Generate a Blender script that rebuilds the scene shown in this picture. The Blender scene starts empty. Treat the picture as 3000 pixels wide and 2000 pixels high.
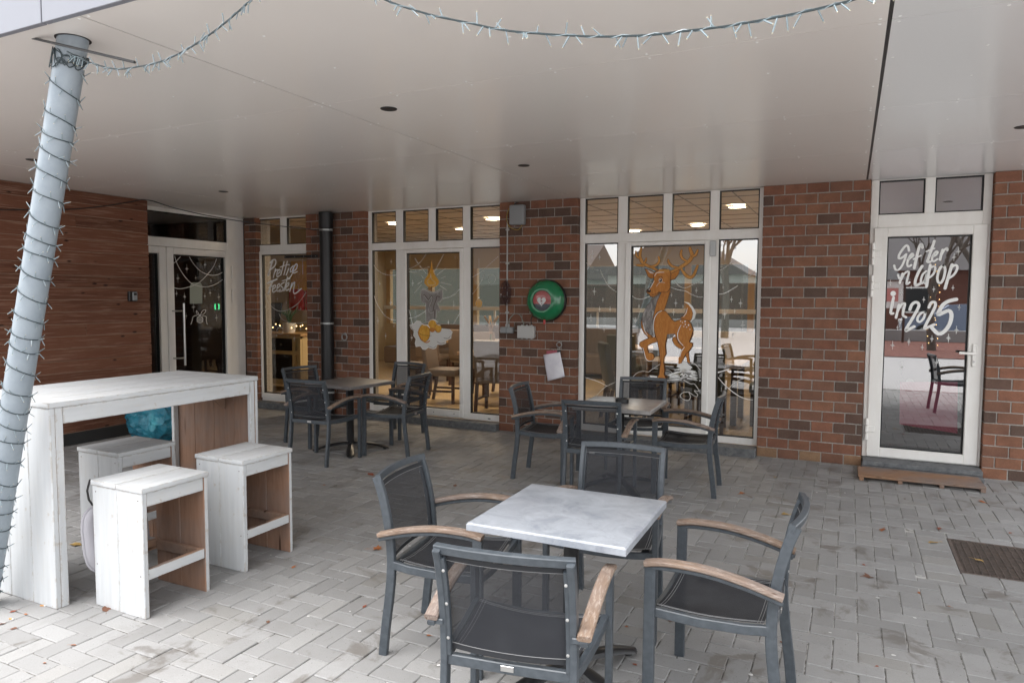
import bpy, bmesh, math, random
from mathutils import Vector, Matrix
from mathutils.geometry import tessellate_polygon
rad = math.radians
rnd = random.Random(7)
SC = bpy.context.scene
COL = SC.collection

# ------------------------------------------------------------------ camera, sky, sun, exposure
EYE = Vector((0.0, 0.0, 1.6))
FPX = 2033.7                                   # focal length in photograph pixels (3000 wide)
_y, _p, _r = rad(25.924), rad(3.6575), rad(0.2694)
_f = Vector((-math.sin(_y) * math.cos(_p), math.cos(_y) * math.cos(_p), -math.sin(_p)))
_rt = Vector((math.cos(_y), math.sin(_y), 0))
_up = _rt.cross(_f)
CR = math.cos(_r) * _rt + math.sin(_r) * _up
CU = -math.sin(_r) * _rt + math.cos(_r) * _up
cam = bpy.data.cameras.new('camera'); camo = bpy.data.objects.new('camera', cam); COL.objects.link(camo)
cam.sensor_width = 36; cam.lens = FPX / 3000 * 36; cam.clip_start = .05; cam.clip_end = 500
_m = Matrix((CR, CU, -_f)).transposed().to_4x4(); _m.translation = EYE
camo.matrix_world = _m
SC.camera = camo

SUN_EL, SUN_AZ = rad(70), rad(205)             # high behind the camera, soft: an overcast sky
W = bpy.data.worlds.new('World'); SC.world = W; W.use_nodes = True
nt = W.node_tree; nt.nodes.clear()
sky = nt.nodes.new('ShaderNodeTexSky'); sky.sky_type = 'NISHITA'; sky.sun_disc = False
sky.sun_elevation = SUN_EL; sky.sun_rotation = SUN_AZ; sky.air_density = 1.0; sky.dust_density = 1.2; sky.ozone_density = 1
hs = nt.nodes.new('ShaderNodeHueSaturation'); hs.inputs['Saturation'].default_value = .12
bg = nt.nodes.new('ShaderNodeBackground'); bg.inputs['Strength'].default_value = .15
wo = nt.nodes.new('ShaderNodeOutputWorld')
# overcast: the zenith three times as bright as the horizon
tc = nt.nodes.new('ShaderNodeTexCoord'); sx = nt.nodes.new('ShaderNodeSeparateXYZ'); mx_ = nt.nodes.new('ShaderNodeMath'); mx_.operation = 'MAXIMUM'; mx_.inputs[1].default_value = 0
ma = nt.nodes.new('ShaderNodeMath'); ma.operation = 'MULTIPLY_ADD'; ma.inputs[1].default_value = .7; ma.inputs[2].default_value = .68
oc = nt.nodes.new('ShaderNodeVectorMath'); oc.operation = 'SCALE'
nt.links.new(tc.outputs['Generated'], sx.inputs[0]); nt.links.new(sx.outputs[2], mx_.inputs[0]); nt.links.new(mx_.outputs[0], ma.inputs[0]); nt.links.new(ma.outputs[0], oc.inputs['Scale'])
nt.links.new(sky.outputs[0], hs.inputs['Color']); nt.links.new(hs.outputs[0], oc.inputs[0]); nt.links.new(oc.outputs[0], bg.inputs[0]); nt.links.new(bg.outputs[0], wo.inputs[0])
sl = bpy.data.lights.new('sun', 'SUN'); sl.energy = .7; sl.angle = rad(40); sl.color = (1, .97, .94)
so = bpy.data.objects.new('sun', sl); COL.objects.link(so)
_sd = Vector((math.sin(SUN_AZ) * math.cos(SUN_EL), math.cos(SUN_AZ) * math.cos(SUN_EL), math.sin(SUN_EL)))
so.rotation_euler = _sd.to_track_quat('Z', 'Y').to_euler(); so.location = (0, -10, 20)
SC.view_settings.view_transform = 'Standard'; SC.view_settings.look = 'None'
SC.view_settings.exposure = 2.10; SC.view_settings.gamma = 1; SC.view_settings.use_curve_mapping = False
SC.render.engine = 'CYCLES'
SC.cycles.max_bounces = 10; SC.cycles.diffuse_bounces = 4; SC.cycles.glossy_bounces = 4
SC.cycles.transparent_max_bounces = 16; SC.cycles.transmission_bounces = 4
SC.cycles.caustics_reflective = False; SC.cycles.caustics_refractive = False
SC.cycles.use_denoising = True
SC.cycles.sample_clamp_indirect = 4

# ------------------------------------------------------------------ helpers
def ray(x, y):
    return CR * ((x - 1500) / FPX) - CU * ((y - 1000) / FPX) + _f
def on(p, axis, v):
    """the point of the plane axis = v that shows at photograph pixel p"""
    d = ray(*p); return EYE + d * ((v - EYE[axis]) / d[axis])
def crop(ox, oy, s):
    return lambda x, y: (ox + x / s, oy + y / s)

class MB:
    """collects shapes and links them as one mesh object"""
    def __init__(s): s.bm = bmesh.new()
    def box(s, a, b, bev=0, M=None, mi=0, seg=1):
        a, b = Vector(a), Vector(b)
        t = bmesh.new()
        bmesh.ops.create_cube(t, size=1)
        for v in t.verts: v.co = Vector([(a[i] + b[i]) / 2 + v.co[i] * (b[i] - a[i]) for i in range(3)])
        if bev: bmesh.ops.bevel(t, geom=t.edges[:], offset=bev, segments=seg, affect='EDGES', profile=.6)
        s.merge(t, M, mi); return s
    def merge(s, t, M=None, mi=0):
        t.verts.ensure_lookup_table()
        vs = [s.bm.verts.new((M @ v.co) if M else v.co) for v in t.verts]
        for i, v in enumerate(t.verts): v.index = i
        for f in t.faces:
            try:
                nf = s.bm.faces.new([vs[v.index] for v in f.verts]); nf.material_index = mi or f.material_index
            except ValueError: pass
        t.free()
    def ring_loft(s, rings, closed=False, cap=True, mi=0):
        R = [[s.bm.verts.new(p) for p in r] for r in rings]
        n = len(R[0]); k = len(R)
        for i in range(k if closed else k - 1):
            A, B = R[i], R[(i + 1) % k]
            for j in range(n):
                f = s.bm.faces.new((A[j], A[(j + 1) % n], B[(j + 1) % n], B[j])); f.material_index = mi
        if cap and not closed:
            for r in (R[0][::-1], R[-1]):
                f = s.bm.faces.new(r); f.material_index = mi
        return s
    def tube(s, pts, r, n=8, closed=False, mi=0):
        pts = [Vector(p) for p in pts]; rings = []; k = len(pts); ref = None
        for i, p in enumerate(pts):
            if closed: t = pts[(i + 1) % k] - pts[i - 1]
            else: t = pts[min(i + 1, k - 1)] - pts[max(i - 1, 0)]
            t.normalize()
            if ref is None: ref = Vector((0, 0, 1)) if abs(t.z) < .9 else Vector((1, 0, 0))
            u = (ref - t * ref.dot(t)).normalized(); ref = u; v = t.cross(u)
            rr = r[i] if isinstance(r, (list, tuple)) else r
            rings.append([p + rr * (math.cos(2 * math.pi * j / n) * u + math.sin(2 * math.pi * j / n) * v) for j in range(n)])
        return s.ring_loft(rings, closed, mi=mi)
    def sweep(s, pts, side, w, h, ch=.003, mi=0):
        """rectangular bar along pts; w along 'side', h across it; chamfered corners"""
        pts = [Vector(p) for p in pts]; side = Vector(side).normalized(); rings = []; k = len(pts)
        for i, p in enumerate(pts):
            t = (pts[min(i + 1, k - 1)] - pts[max(i - 1, 0)]).normalized()
            n = t.cross(side).normalized()
            a, b = w / 2, h / 2
            q = [(a, b - ch), (a - ch, b), (-a + ch, b), (-a, b - ch), (-a, -b + ch), (-a + ch, -b), (a - ch, -b), (a, -b + ch)]
            rings.append([p + side * x + n * y for x, y in q])
        return s.ring_loft(rings, mi=mi)
    def lathe(s, prof, n=24, M=None, mi=0, cap=False):
        rings = []
        for r, z in prof:
            rings.append([Vector((r * math.cos(2 * math.pi * j / n), r * math.sin(2 * math.pi * j / n), z)) for j in range(n)])
        if M: rings = [[M @ p for p in r] for r in rings]
        return s.ring_loft(rings, cap=cap, mi=mi)
    def poly(s, pts, mi=0):
        pts = [Vector(p) for p in pts]
        vs = [s.bm.verts.new(p) for p in pts]
        for t in tessellate_polygon([pts]):
            try:
                f = s.bm.faces.new([vs[i] for i in t]); f.material_index = mi
            except ValueError: pass
        return s
    def build(s, name, mat, parent=None, smooth=35, recalc=True):
        if recalc: bmesh.ops.recalc_face_normals(s.bm, faces=s.bm.faces[:])
        me = bpy.data.meshes.new(name); s.bm.to_mesh(me); s.bm.free()
        for m in (mat if isinstance(mat, (list, tuple)) else [mat]): me.materials.append(m)
        if smooth:
            me.shade_smooth(); me.set_sharp_from_angle(angle=rad(smooth))
        o = bpy.data.objects.new(name, me); COL.objects.link(o)
        if parent: o.parent = parent
        return o

def tag(o, label=None, cat=None, group=None, kind=None):
    if label: o['label'] = label
    if cat: o['category'] = cat
    if group: o['group'] = group
    if kind: o['kind'] = kind
    return o
def thing(name, label, cat, loc=(0, 0, 0), rz=0, group=None):
    o = bpy.data.objects.new(name, None); COL.objects.link(o)
    o.empty_display_size = .1; o.location = loc; o.rotation_euler = (0, 0, rz)
    return tag(o, label, cat, group)
def struct(o): o['kind'] = 'structure'; return o
def link(name, me, parent=None, loc=None, rot=None, scale=None):
    o = bpy.data.objects.new(name, me); COL.objects.link(o)
    if parent: o.parent = parent
    if loc is not None: o.location = loc
    if rot is not None: o.rotation_euler = rot
    if scale is not None: o.scale = scale
    return o
KIDS = {}
def copy_tree(o, parent=None):
    c = o.copy(); COL.objects.link(c)
    if parent: c.parent = parent
    for ch in list(o.children): copy_tree(ch, c)
    return c
def frame(origin, x, y=None, z=None):
    x = Vector(x).normalized(); z = Vector(z or (0, 0, 1)); y = z.cross(x).normalized(); z = x.cross(y)
    m = Matrix((x, y, z)).transposed().to_4x4(); m.translation = Vector(origin); return m

# ------------------------------------------------------------------ materials
def mat(name, color=(.8, .8, .8), rough=.5, metal=0, spec=.5):
    m = bpy.data.materials.new(name); m.use_nodes = True
    b = m.node_tree.nodes['Principled BSDF']
    b.inputs['Base Color'].default_value = (*color, 1); b.inputs['Roughness'].default_value = rough
    b.inputs['Metallic'].default_value = metal; b.inputs['Specular IOR Level'].default_value = spec
    return m
class NT:
    def __init__(s, m): s.m = m; s.t = m.node_tree; s.b = s.t.nodes['Principled BSDF']
    def n(s, typ, **kw):
        x = s.t.nodes.new('ShaderNode' + typ)
        for k, v in kw.items():
            if k in x.inputs: x.inputs[k].default_value = v
            else: setattr(x, k, v)
        return x
    def l(s, a, b): s.t.links.new(a, b)
    def pos(s, kind='world', scale=(1, 1, 1), rot=(0, 0, 0)):
        mp = s.n('Mapping'); mp.inputs['Scale'].default_value = scale; mp.inputs['Rotation'].default_value = rot
        if kind == 'world': s.l(s.n('NewGeometry').outputs['Position'], mp.inputs[0])
        else: s.l(s.n('TexCoord').outputs['Object'], mp.inputs[0])
        return mp.outputs[0]
    def noise(s, vec, scale, detail=4, rough=.55, dist=0):
        x = s.n('TexNoise'); x.inputs['Scale'].default_value = scale; x.inputs['Detail'].default_value = detail
        x.inputs['Roughness'].default_value = rough; x.inputs['Distortion'].default_value = dist
        s.l(vec, x.inputs['Vector']); return x.outputs['Fac']
    def ramp(s, fac, stops, interp='LINEAR'):
        r = s.n('ValToRGB'); r.color_ramp.interpolation = interp
        els = r.color_ramp.elements
        while len(els) < len(stops): els.new(.5)
        for e, (p, c) in zip(els, stops):
            e.position = p; e.color = (*c, 1) if isinstance(c, (tuple, list)) else (c, c, c, 1)
        s.l(fac, r.inputs[0]); return r.outputs[0]
    def mix(s, fac, a, b, mode='MIX'):
        x = s.n('Mix', data_type='RGBA', blend_type=mode)
        for sock, v in ((x.inputs[0], fac), (x.inputs[6], a), (x.inputs[7], b)):
            if isinstance(v, (int, float)): sock.default_value = v if sock.type == 'VALUE' else (v, v, v, 1)
            elif isinstance(v, (tuple, list)): sock.default_value = (*v, 1)
            else: s.l(v, sock)
        return x.outputs[2]
    def math(s, op, a, b=None):
        x = s.n('Math', operation=op)
        for i, v in enumerate((a, b)):
            if v is None: continue
            if isinstance(v, (int, float)): x.inputs[i].default_value = v
            else: s.l(v, x.inputs[i])
        return x.outputs[0]
    def objrand(s): return s.n('ObjectInfo').outputs['Random']
    def color(s, c): s.l(c, s.b.inputs['Base Color'])
    def rough(s, c): s.l(c, s.b.inputs['Roughness'])
    def bump(s, h, strength=.3, dist=.01):
        x = s.n('Bump'); x.inputs['Strength'].default_value = strength; x.inputs['Distance'].default_value = dist
        s.l(h, x.inputs['Height']); s.l(x.outputs[0], s.b.inputs['Normal'])

def brick_mat(name, c1, c2, dark=.35):
    m = mat(name, c1, .9, spec=.25); n = NT(m)
    p = n.pos('world'); a = n.noise(p, 9, 3); b = n.noise(p, 110, 5, .7); sp = n.noise(p, 260, 2)
    r = n.objrand()
    c = n.mix(r, c1, c2)
    c = n.mix(n.ramp(a, [(.35, 0), (.7, 1)]), c, n.mix(.35, c, (.06, .03, .022)))
    c = n.mix(n.math('MULTIPLY', n.ramp(b, [(.4, 0), (.75, 1)]), .5), c, n.mix(.6, c, (.02, .012, .01)))
    c = n.mix(n.ramp(sp, [(.70, 0), (.74, 1)]), c, (.34, .27, .22))
    n.color(c); n.bump(n.mix(.5, a, b), .6, .004)
    return m
M_BR = [brick_mat('brick_red', (.235, .105, .068), (.285, .13, .082)),
        brick_mat('brick_orange', (.30, .145, .088), (.26, .122, .076)),
        brick_mat('brick_brown', (.215, .108, .072), (.25, .128, .085)),
        brick_mat('brick_burnt', (.115, .078, .062), (.15, .09, .068))]
M_BR_PALE = brick_mat('brick_pale', (.34, .22, .13), (.30, .17, .1))
M_MORTAR = mat('mortar', (.36, .34, .31), .95, spec=.1)
n = NT(M_MORTAR); a = n.noise(n.pos('world'), 60, 4); n.color(n.ramp(a, [(.3, (.29, .27, .245)), (.7, (.45, .425, .39))])); n.bump(a, .4, .004)

def paver_mat():
    m = mat('concrete_paver', (.3, .29, .28), .8, spec=.35); n = NT(m)
    p = n.pos('world')
    at = n.n('Attribute', attribute_name='rnd', attribute_type='GEOMETRY')
    r = n.math('FRACT', n.math('ADD', n.objrand(), at.outputs['Fac']))
    big = n.noise(p, 1.1, 4, .6); mid = n.noise(p, 5.5, 5, .65); fine = n.noise(p, 170, 4, .7); sp = n.noise(p, 85, 2)
    base = n.ramp(r, [(0, (.25, .247, .242)), (.45, (.285, .282, .277)), (.85, (.325, .322, .317)), (.97, (.29, .283, .27)), (1, (.21, .202, .188))])
    c = n.mix(n.math('MULTIPLY', n.ramp(fine, [(.3, 0), (.7, 1)]), .35), base, (.18, .17, .16))
    c = n.mix(n.math('MULTIPLY', n.ramp(mid, [(.50, 0), (.68, 1)]), .34), c, (.20, .191, .182))
    c = n.mix(n.math('MULTIPLY', n.ramp(big, [(.50, 0), (.72, 1)]), .34), c, (.21, .201, .19))
    c = n.mix(n.ramp(sp, [(.71, 0), (.735, 1)]), c, (.10, .095, .09))
    wet = n.ramp(n.noise(p, 3.2, 5, .7, .6), [(.565, 0), (.63, 1)])
    c = n.mix(n.math('MULTIPLY', wet, .6), c, (.12, .105, .09))
    n.color(c)
    n.rough(n.ramp(wet, [(0, .78), (1, .5)])); n.bump(n.mix(.5, fine, mid), .35, .003)
    return m
M_PAV = paver_mat()
M_JOINT = mat('joint_sand', (.33, .315, .29), .95, spec=.1)
n = NT(M_JOINT); a = n.noise(n.pos('world'), 14, 5, .7); 
sp_ = n.n('SeparateXYZ'); n.l(n.n('NewGeometry').outputs['Position'], sp_.inputs[0])   # damp mossy joints out in the rain, dry pale sand under the canopy
a = n.math('ADD', a, n.math('MULTIPLY', n.ramp(n.math('DIVIDE', sp_.outputs[1], 7), [(.30, 0), (.62, 1)]), .16)); n.color(n.ramp(a, [(.40, (.05, .046, .036)), (.53, (.15, .14, .125)), (.66, (.50, .49, .47))]))
M_GROUND = mat('far_paving', (.36, .34, .33), .85)
n = NT(M_GROUND); bt = n.n('TexBrick'); n.l(n.pos('world', (4.8, 4.8, 4.8)), bt.inputs[0])
bt.inputs['Color1'].default_value = (.47, .458, .45, 1); bt.inputs['Color2'].default_value = (.43, .42, .412, 1); bt.inputs['Mortar'].default_value = (.22, .21, .205, 1)
bt.inputs['Scale'].default_value = 1; bt.inputs['Mortar Size'].default_value = .02; n.color(bt.outputs[0])

M_SOF = mat('soffit_panel', (.66, .62, .59), .34, spec=.5); n = NT(M_SOF)
a = n.noise(n.pos('world', (1, 1, 1)), 1.3, 3); r = n.objrand()
c = n.mix(r, (.81, .765, .72), (.785, .74, .695)); n.color(n.mix(n.math('MULTIPLY', n.ramp(a, [(.4, 0), (.7, 1)]), .25), c, (.74, .70, .665)))
n.b.inputs['Coat Weight'].default_value = .35; n.b.inputs['Coat Roughness'].default_value = .16
M_SOF2 = mat('soffit_panel_grey', (.76, .755, .75), .30, spec=.6)
M_SOF2.node_tree.nodes['Principled BSDF'].inputs['Coat Weight'].default_value = .5; M_SOF2.node_tree.nodes['Principled BSDF'].inputs['Coat Roughness'].default_value = .16
M_FASC = mat('fascia_panel', (.20, .205, .23), .4)
M_ROOF = mat('roof_dark', (.06, .06, .06), .9)
M_BLACK = mat('black_plastic', (.012, .012, .013), .4)
M_RUBBER = mat('black_rubber', (.02, .02, .02), .7)
M_RIVET = mat('rivet', (.92, .92, .90), .35)
M_PVC = mat('white_frame', (.74, .72, .68), .33); n = NT(M_PVC)
a = n.noise(n.pos('world', (1, 1, .35)), 7, 5, .65); n.color(n.ramp(a, [(.35, (.86, .845, .81)), (.8, (.77, .745, .70))]))
M_GASKET = mat('gasket', (.012, .012, .012), .6)
M_STONE = mat('bluestone', (.13, .135, .14), .75); n = NT(M_STONE)
a = n.noise(n.pos('world'), 22, 6, .7); n.color(n.ramp(a, [(.3, (.075, .08, .082)), (.55, (.15, .155, .16)), (.8, (.24, .235, .225))])); n.bump(a, .4, .004)

def glass_mat(name, tint, gain, floor):
    m = bpy.data.materials.new(name); m.use_nodes = True; t = m.node_tree; t.nodes.clear()
    o = t.nodes.new('ShaderNodeOutputMaterial'); mx = t.nodes.new('ShaderNodeMixShader')
    tr = t.nodes.new('ShaderNodeBsdfTransparent'); gl = t.nodes.new('ShaderNodeBsdfGlossy'); fr = t.nodes.new('ShaderNodeLayerWeight'); pw = t.nodes.new('ShaderNodeMath'); pw.operation = 'POWER'; pw.inputs[1].default_value = 4.0; t.links.new(fr.outputs['Facing'], pw.inputs[0])
    tr.inputs[0].default_value = (*tint, 1); gl.inputs['Roughness'].default_value = 0.0; fr.inputs[0].default_value = .5
    mm = t.nodes.new('ShaderNodeMath'); mm.operation = 'MULTIPLY_ADD'; mm.inputs[1].default_value = gain; mm.inputs[2].default_value = floor; mm.use_clamp = True
    t.links.new(pw.outputs[0], mm.inputs[0]); t.links.new(mm.outputs[0], mx.inputs[0])
    t.links.new(tr.outputs[0], mx.inputs[1]); t.links.new(gl.outputs[0], mx.inputs[2]); t.links.new(mx.outputs[0], o.inputs[0])
    return m
M_GLASS = glass_mat('window_glass', (.88, .89, .87), .8, .11)
M_GLASS2 = glass_mat('coated_glass', (.66, .68, .67), .5, .38)
M_GLASS3 = glass_mat('door_glass', (.74, .75, .77), .6, .42)

M_PLANK = mat('stained_plank', (.10, .03, .014), .75, spec=.2); n = NT(M_PLANK)
p = n.pos('obj', (9, 1.0, 9)); p2 = n.pos('obj', (60, 2.2, 60)); r = n.objrand()
off = n.n('VectorMath', operation='ADD'); cx = n.n('CombineXYZ'); n.l(n.math('MULTIPLY', r, 37), cx.inputs[1]); n.l(n.math('MULTIPLY', r, 11), cx.inputs[2])
n.l(p, off.inputs[0]); n.l(cx.outputs[0], off.inputs[1]); P_ = off.outputs[0]
off2 = n.n('VectorMath', operation='ADD'); n.l(p2, off2.inputs[0]); n.l(cx.outputs[0], off2.inputs[1])
g = n.noise(P_, 1.6, 6, .65, .25); st = n.noise(off2.outputs[0], 1.0, 5, .7, .1)
c = n.mix(r, (.175, .07, .042), (.09, .036, .022))
c = n.mix(n.ramp(g, [(.35, 0), (.7, 1)]), c, (.18, .08, .048))
c = n.mix(n.math('MULTIPLY', n.ramp(st, [(.52, 0), (.66, 1)]), .6), c, (.36, .23, .17))
kn = n.n('TexVoronoi'); kn.inputs['Scale'].default_value = 1.0; offk = n.n('VectorMath', operation='ADD'); n.l(n.pos('obj', (10, 4.2, 10)), offk.inputs[0]); n.l(cx.outputs[0], offk.inputs[1]); n.l(offk.outputs[0], kn.inputs[0])
c = n.mix(n.ramp(kn.outputs['Distance'], [(.07, 1), (.15, 0)]), c, (.03, .014, .01))
n.color(c); n.bump(n.mix(.5, g, st), .5, .004)

def painted_wood(name, scale):
    m = mat(name, (.76, .77, .77), .5); n = NT(m)
    p = n.pos('obj', scale); r = n.objrand()
    cx = n.n('CombineXYZ'); n.l(n.math('MULTIPLY', r, 31), cx.inputs[0]); n.l(n.math('MULTIPLY', r, 17), cx.inputs[2])
    ad = n.n('VectorMath', operation='ADD'); n.l(p, ad.inputs[0]); n.l(cx.outputs[0], ad.inputs[1])
    g = n.noise(ad.outputs[0], 5, 6, .7, .3); w = n.noise(n.pos('obj'), 26, 6, .72); s = n.noise(ad.outputs[0], 1.4, 4)
    c = n.ramp(s, [(.3, (.46, .472, .48)), (.7, (.555, .567, .573))])
    c = n.mix(n.math('MULTIPLY', n.ramp(g, [(.58, 0), (.64, 1)]), .55), c, (.50, .48, .45))
    c = n.mix(n.math('MULTIPLY', n.ramp(w, [(.62, 0), (.66, 1)]), .7), c, (.40, .35, .30))
    bv = n.n('Bevel', samples=4); bv.inputs['Radius'].default_value = .012
    dt = n.n('VectorMath', operation='DOT_PRODUCT'); n.l(bv.outputs[0], dt.inputs[0]); n.l(n.n('NewGeometry').outputs['Normal'], dt.inputs[1])
    ew = n.math('MULTIPLY', n.ramp(dt.outputs['Value'], [(.94, 1), (.997, 0)]), n.ramp(n.noise(n.pos('obj'), 17, 5, .7), [(.47, 0), (.56, 1)]))
    c = n.mix(n.math('MULTIPLY', ew, .8), c, (.33, .28, .23))
    gr = n.noise(n.pos('world'), 4, 5, .7); c = n.mix(n.math('MULTIPLY', n.ramp(gr, [(.48, 0), (.72, 1)]), .3), c, (.52, .50, .46))
    n.color(c); n.bump(n.mix(.5, g, w), .35, .003); return m
M_WHT_Z = painted_wood('chipped_white_upright', (16, 16, 1.6))
M_WHT_Y = painted_wood('chipped_white_lengthwise', (16, 1.6, 16))
def raw_wood(name, scale, c1, c2):
    m = mat(name, c1, .8, spec=.2); n = NT(m); p = n.pos('obj', scale); r = n.objrand()
    cx = n.n('CombineXYZ'); n.l(n.math('MULTIPLY', r, 31), cx.inputs[0]); n.l(n.math('MULTIPLY', r, 17), cx.inputs[1])
    ad = n.n('VectorMath', operation='ADD'); n.l(p, ad.inputs[0]); n.l(cx.outputs[0], ad.inputs[1])
    g = n.noise(ad.outputs[0], 2.6, 6, .62, 1.2); b = n.noise(n.pos('obj'), 3.2, 3)
    c = n.mix(n.ramp(g, [(.3, 0), (.68, 1)]), c1, c2); c = n.mix(n.ramp(b, [(.4, 0), (.75, 1)]), c, (.20, .165, .15))
    kn = n.n('TexVoronoi'); kn.inputs['Scale'].default_value = 1.3; n.l(ad.outputs[0], kn.inputs[0])
    c = n.mix(n.ramp(kn.outputs['Distance'], [(.06, 1), (.14, 0)]), c, (.06, .03, .018))
    n.color(c); n.bump(g, .35, .003); return m
M_RAW_Z = raw_wood('bare_pine_upright', (9, 9, 1.0), (.31, .185, .125), (.225, .125, .08))
M_RAW_Y = raw_wood('bare_pine_lengthwise', (9, 1.0, 9), (.32, .20, .135), (.24, .14, .09))
M_TEAK = raw_wood('weathered_teak', (26, 3.2, 26), (.27, .19, .135), (.18, .12, .085))
n = NT(M_TEAK); w_ = n.noise(n.pos('obj', (40, 6, 40)), 3, 5, .7)
_old = n.b.inputs['Base Color'].links[0].from_socket; n.color(n.mix(n.math('MULTIPLY', n.ramp(w_, [(.5, 0), (.66, 1)]), .5), _old, (.42, .37, .33)))
M_DECK = raw_wood('deck_slat', (3, 26, 26), (.30, .18, .11), (.23, .135, .085))
M_ANTH = mat('anthracite_metal', (.05, .058, .066), .38, spec=.5); n = NT(M_ANTH)
a = n.noise(n.pos('obj'), 40, 4); n.color(n.ramp(a, [(.4, (.046, .055, .064)), (.72, (.066, .077, .088))])); n.rough(n.ramp(a, [(.3, .33), (.7, .46)]))
M_DARKM = mat('black_metal', (.014, .014, .015), .34)
M_SIL = mat('steel', (.55, .55, .54), .3, 1)
M_SIL2 = mat('galvanised', (.42, .43, .43), .45, .6)

def sling_mat(TR):
    m = mat('sling_fabric', (.022, .024, .03), .75, spec=.3); t = m.node_tree; b = t.nodes['Principled BSDF']
    o = t.nodes['Material Output']; mx = t.nodes.new('ShaderNodeMixShader'); tr = t.nodes.new('ShaderNodeBsdfTransparent')
    mx.inputs[0].default_value = TR
    t.links.new(b.outputs[0], mx.inputs[1]); t.links.new(tr.outputs[0], mx.inputs[2]); t.links.new(mx.outputs[0], o.inputs[0])
    n = NT(m); a = n.noise(n.pos('obj'), 9, 4); n.color(n.ramp(a, [(.35, (.018, .019, .023)), (.75, (.030, .032, .037))]))
    w = n.n('TexWave'); w.inputs['Scale'].default_value = 160; n.l(n.pos('obj'), w.inputs[0]); n.bump(w.outputs['Fac'], .25, .001)
    return m
M_SLING = sling_mat(.06); M_SLINGB = sling_mat(.26)
M_STITCH = mat('sling_hem', (.016, .017, .02), .8)
M_THREAD = mat('thread', (.25, .25, .25), .8)
def top_mat(name, c1, c2, c3, rough):
    m = mat(name, c1, rough); n = NT(m); p = n.pos('obj')
    a = n.noise(p, 7, 7, .68, .9); b = n.noise(p, 22, 6, .7, .4); d = n.noise(p, 3, 4)
    c = n.ramp(a, [(.32, c2), (.5, c1), (.68, c3)])
    c = n.mix(n.math('MULTIPLY', n.ramp(b, [(.54, 0), (.66, 1)]), .3), c, tuple(v * .62 for v in c2))
    c = n.mix(n.math('MULTIPLY', n.ramp(d, [(.5, 0), (.7, 1)]), .3), c, (c1[0] * 1.05, c1[1] * .98, c1[2] * .97))
    n.color(c); n.bump(b, .08, .002); return m
M_TOPA = top_mat('marbled_laminate', (.31, .33, .36), (.225, .245, .28), (.38, .405, .44), .38)
M_TOPC = top_mat('slate_laminate', (.17, .16, .155), (.13, .125, .125), (.21, .20, .195), .36)
M_TOPB = top_mat('brushed_laminate', (.27, .26, .25), (.21, .20, .195), (.33, .315, .30), .26)
M_POLE = mat('pole_paint', (.245, .285, .32), .38); n = NT(M_POLE)
a = n.noise(n.pos('obj'), 14, 5, .7); n.color(n.ramp(a, [(.35, (.235, .275, .31)), (.8, (.29, .33, .36))]))
M_WIRE = mat('light_wire', (.03, .045, .05), .5)
M_BULB = mat('clear_bulb', (.21, .265, .285), .25); M_BULB.node_tree.nodes['Principled BSDF'].inputs['Specular IOR Level'].default_value = .8
M_TIP = mat('bulb_tip', (.42, .38, .28), .3)
M_GREEN = mat('aed_green', (.012, .19, .075), .22); M_GREEN.node_tree.nodes['Principled BSDF'].inputs['Coat Weight'].default_value = .6
M_RED = mat('signal_red', (.50, .035, .03), .35)
M_WHITE = mat('white_plastic', (.70, .69, .67), .4)
M_GREY = mat('grey_plastic', (.26, .27, .275), .45)
M_LGREY = mat('light_grey_plastic', (.46, .455, .44), .45)
M_PAPER = mat('paper', (.72, .70, .76), .6); n = NT(M_PAPER); a = n.noise(n.pos('obj'), 9, 4); n.color(n.ramp(a, [(.35, (.66, .64, .71)), (.7, (.78, .77, .80))]))
M_PINKP = mat('pink_paper', (.42, .10, .13), .6)
M_YELW = mat('yellow_wire', (.42, .29, .05), .5)
M_MAROON = mat('maroon_wire', (.07, .03, .028), .5)
M_GREYW = mat('grey_wire', (.26, .28, .24), .5)
M_CUSH = mat('cushion_grey', (.30, .29, .31), .85)
M_GRATE = mat('rusty_grate', (.11, .08, .07), .6, .3); n = NT(M_GRATE); a = n.noise(n.pos('world'), 30, 5, .7); n.color(n.ramp(a, [(.35, (.085, .07, .062)), (.6, (.15, .118, .10)), (.8, (.20, .115, .075))]))
M_PIT = mat('pit_dark', (.012, .011, .010), .9)
M_PAINTW = mat('window_paint_white', (.86, .86, .84), .8)
M_PAINTG = mat('window_paint_pale', (.64, .63, .60), .8)
def brushy(name, c1, c2, c3):
    m = mat(name, c1, .7); n = NT(m); a = n.noise(n.pos('world', (9, 9, 2.5)), 4, 5, .7, .8)
    n.color(n.ramp(a, [(.3, c2), (.5, c1), (.7, c3)])); return m
M_DEER = brushy('paint_brown', (.50, .19, .035), (.40, .135, .022), (.58, .25, .055))
M_ANT = brushy('paint_ochre', (.56, .26, .06), (.46, .19, .04), (.64, .32, .085))
M_DEERD = mat('paint_dark', (.06, .022, .01), .7)
M_CHEST = brushy('paint_grey', (.23, .21, .20), (.10, .095, .09), (.55, .53, .50))
M_CAND = brushy('paint_taupe', (.26, .24, .225), (.19, .175, .165), (.36, .34, .32))
M_GOLD = brushy('paint_gold', (.66, .34, .04), (.54, .23, .02), (.76, .45, .08))
M_STICK = mat('red_film', (.42, .03, .085), .6)
M_STICKW = mat('pale_film', (.42, .42, .38), .6)
def emit(name, c, s):
    m = bpy.data.materials.new(name); m.use_nodes = True; t = m.node_tree; t.nodes.clear()
    e = t.nodes.new('ShaderNodeEmission'); e.inputs[0].default_value = (*c, 1); e.inputs[1].default_value = s
    o = t.nodes.new('ShaderNodeOutputMaterial'); t.links.new(e.outputs[0], o.inputs[0]); return m
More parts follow.
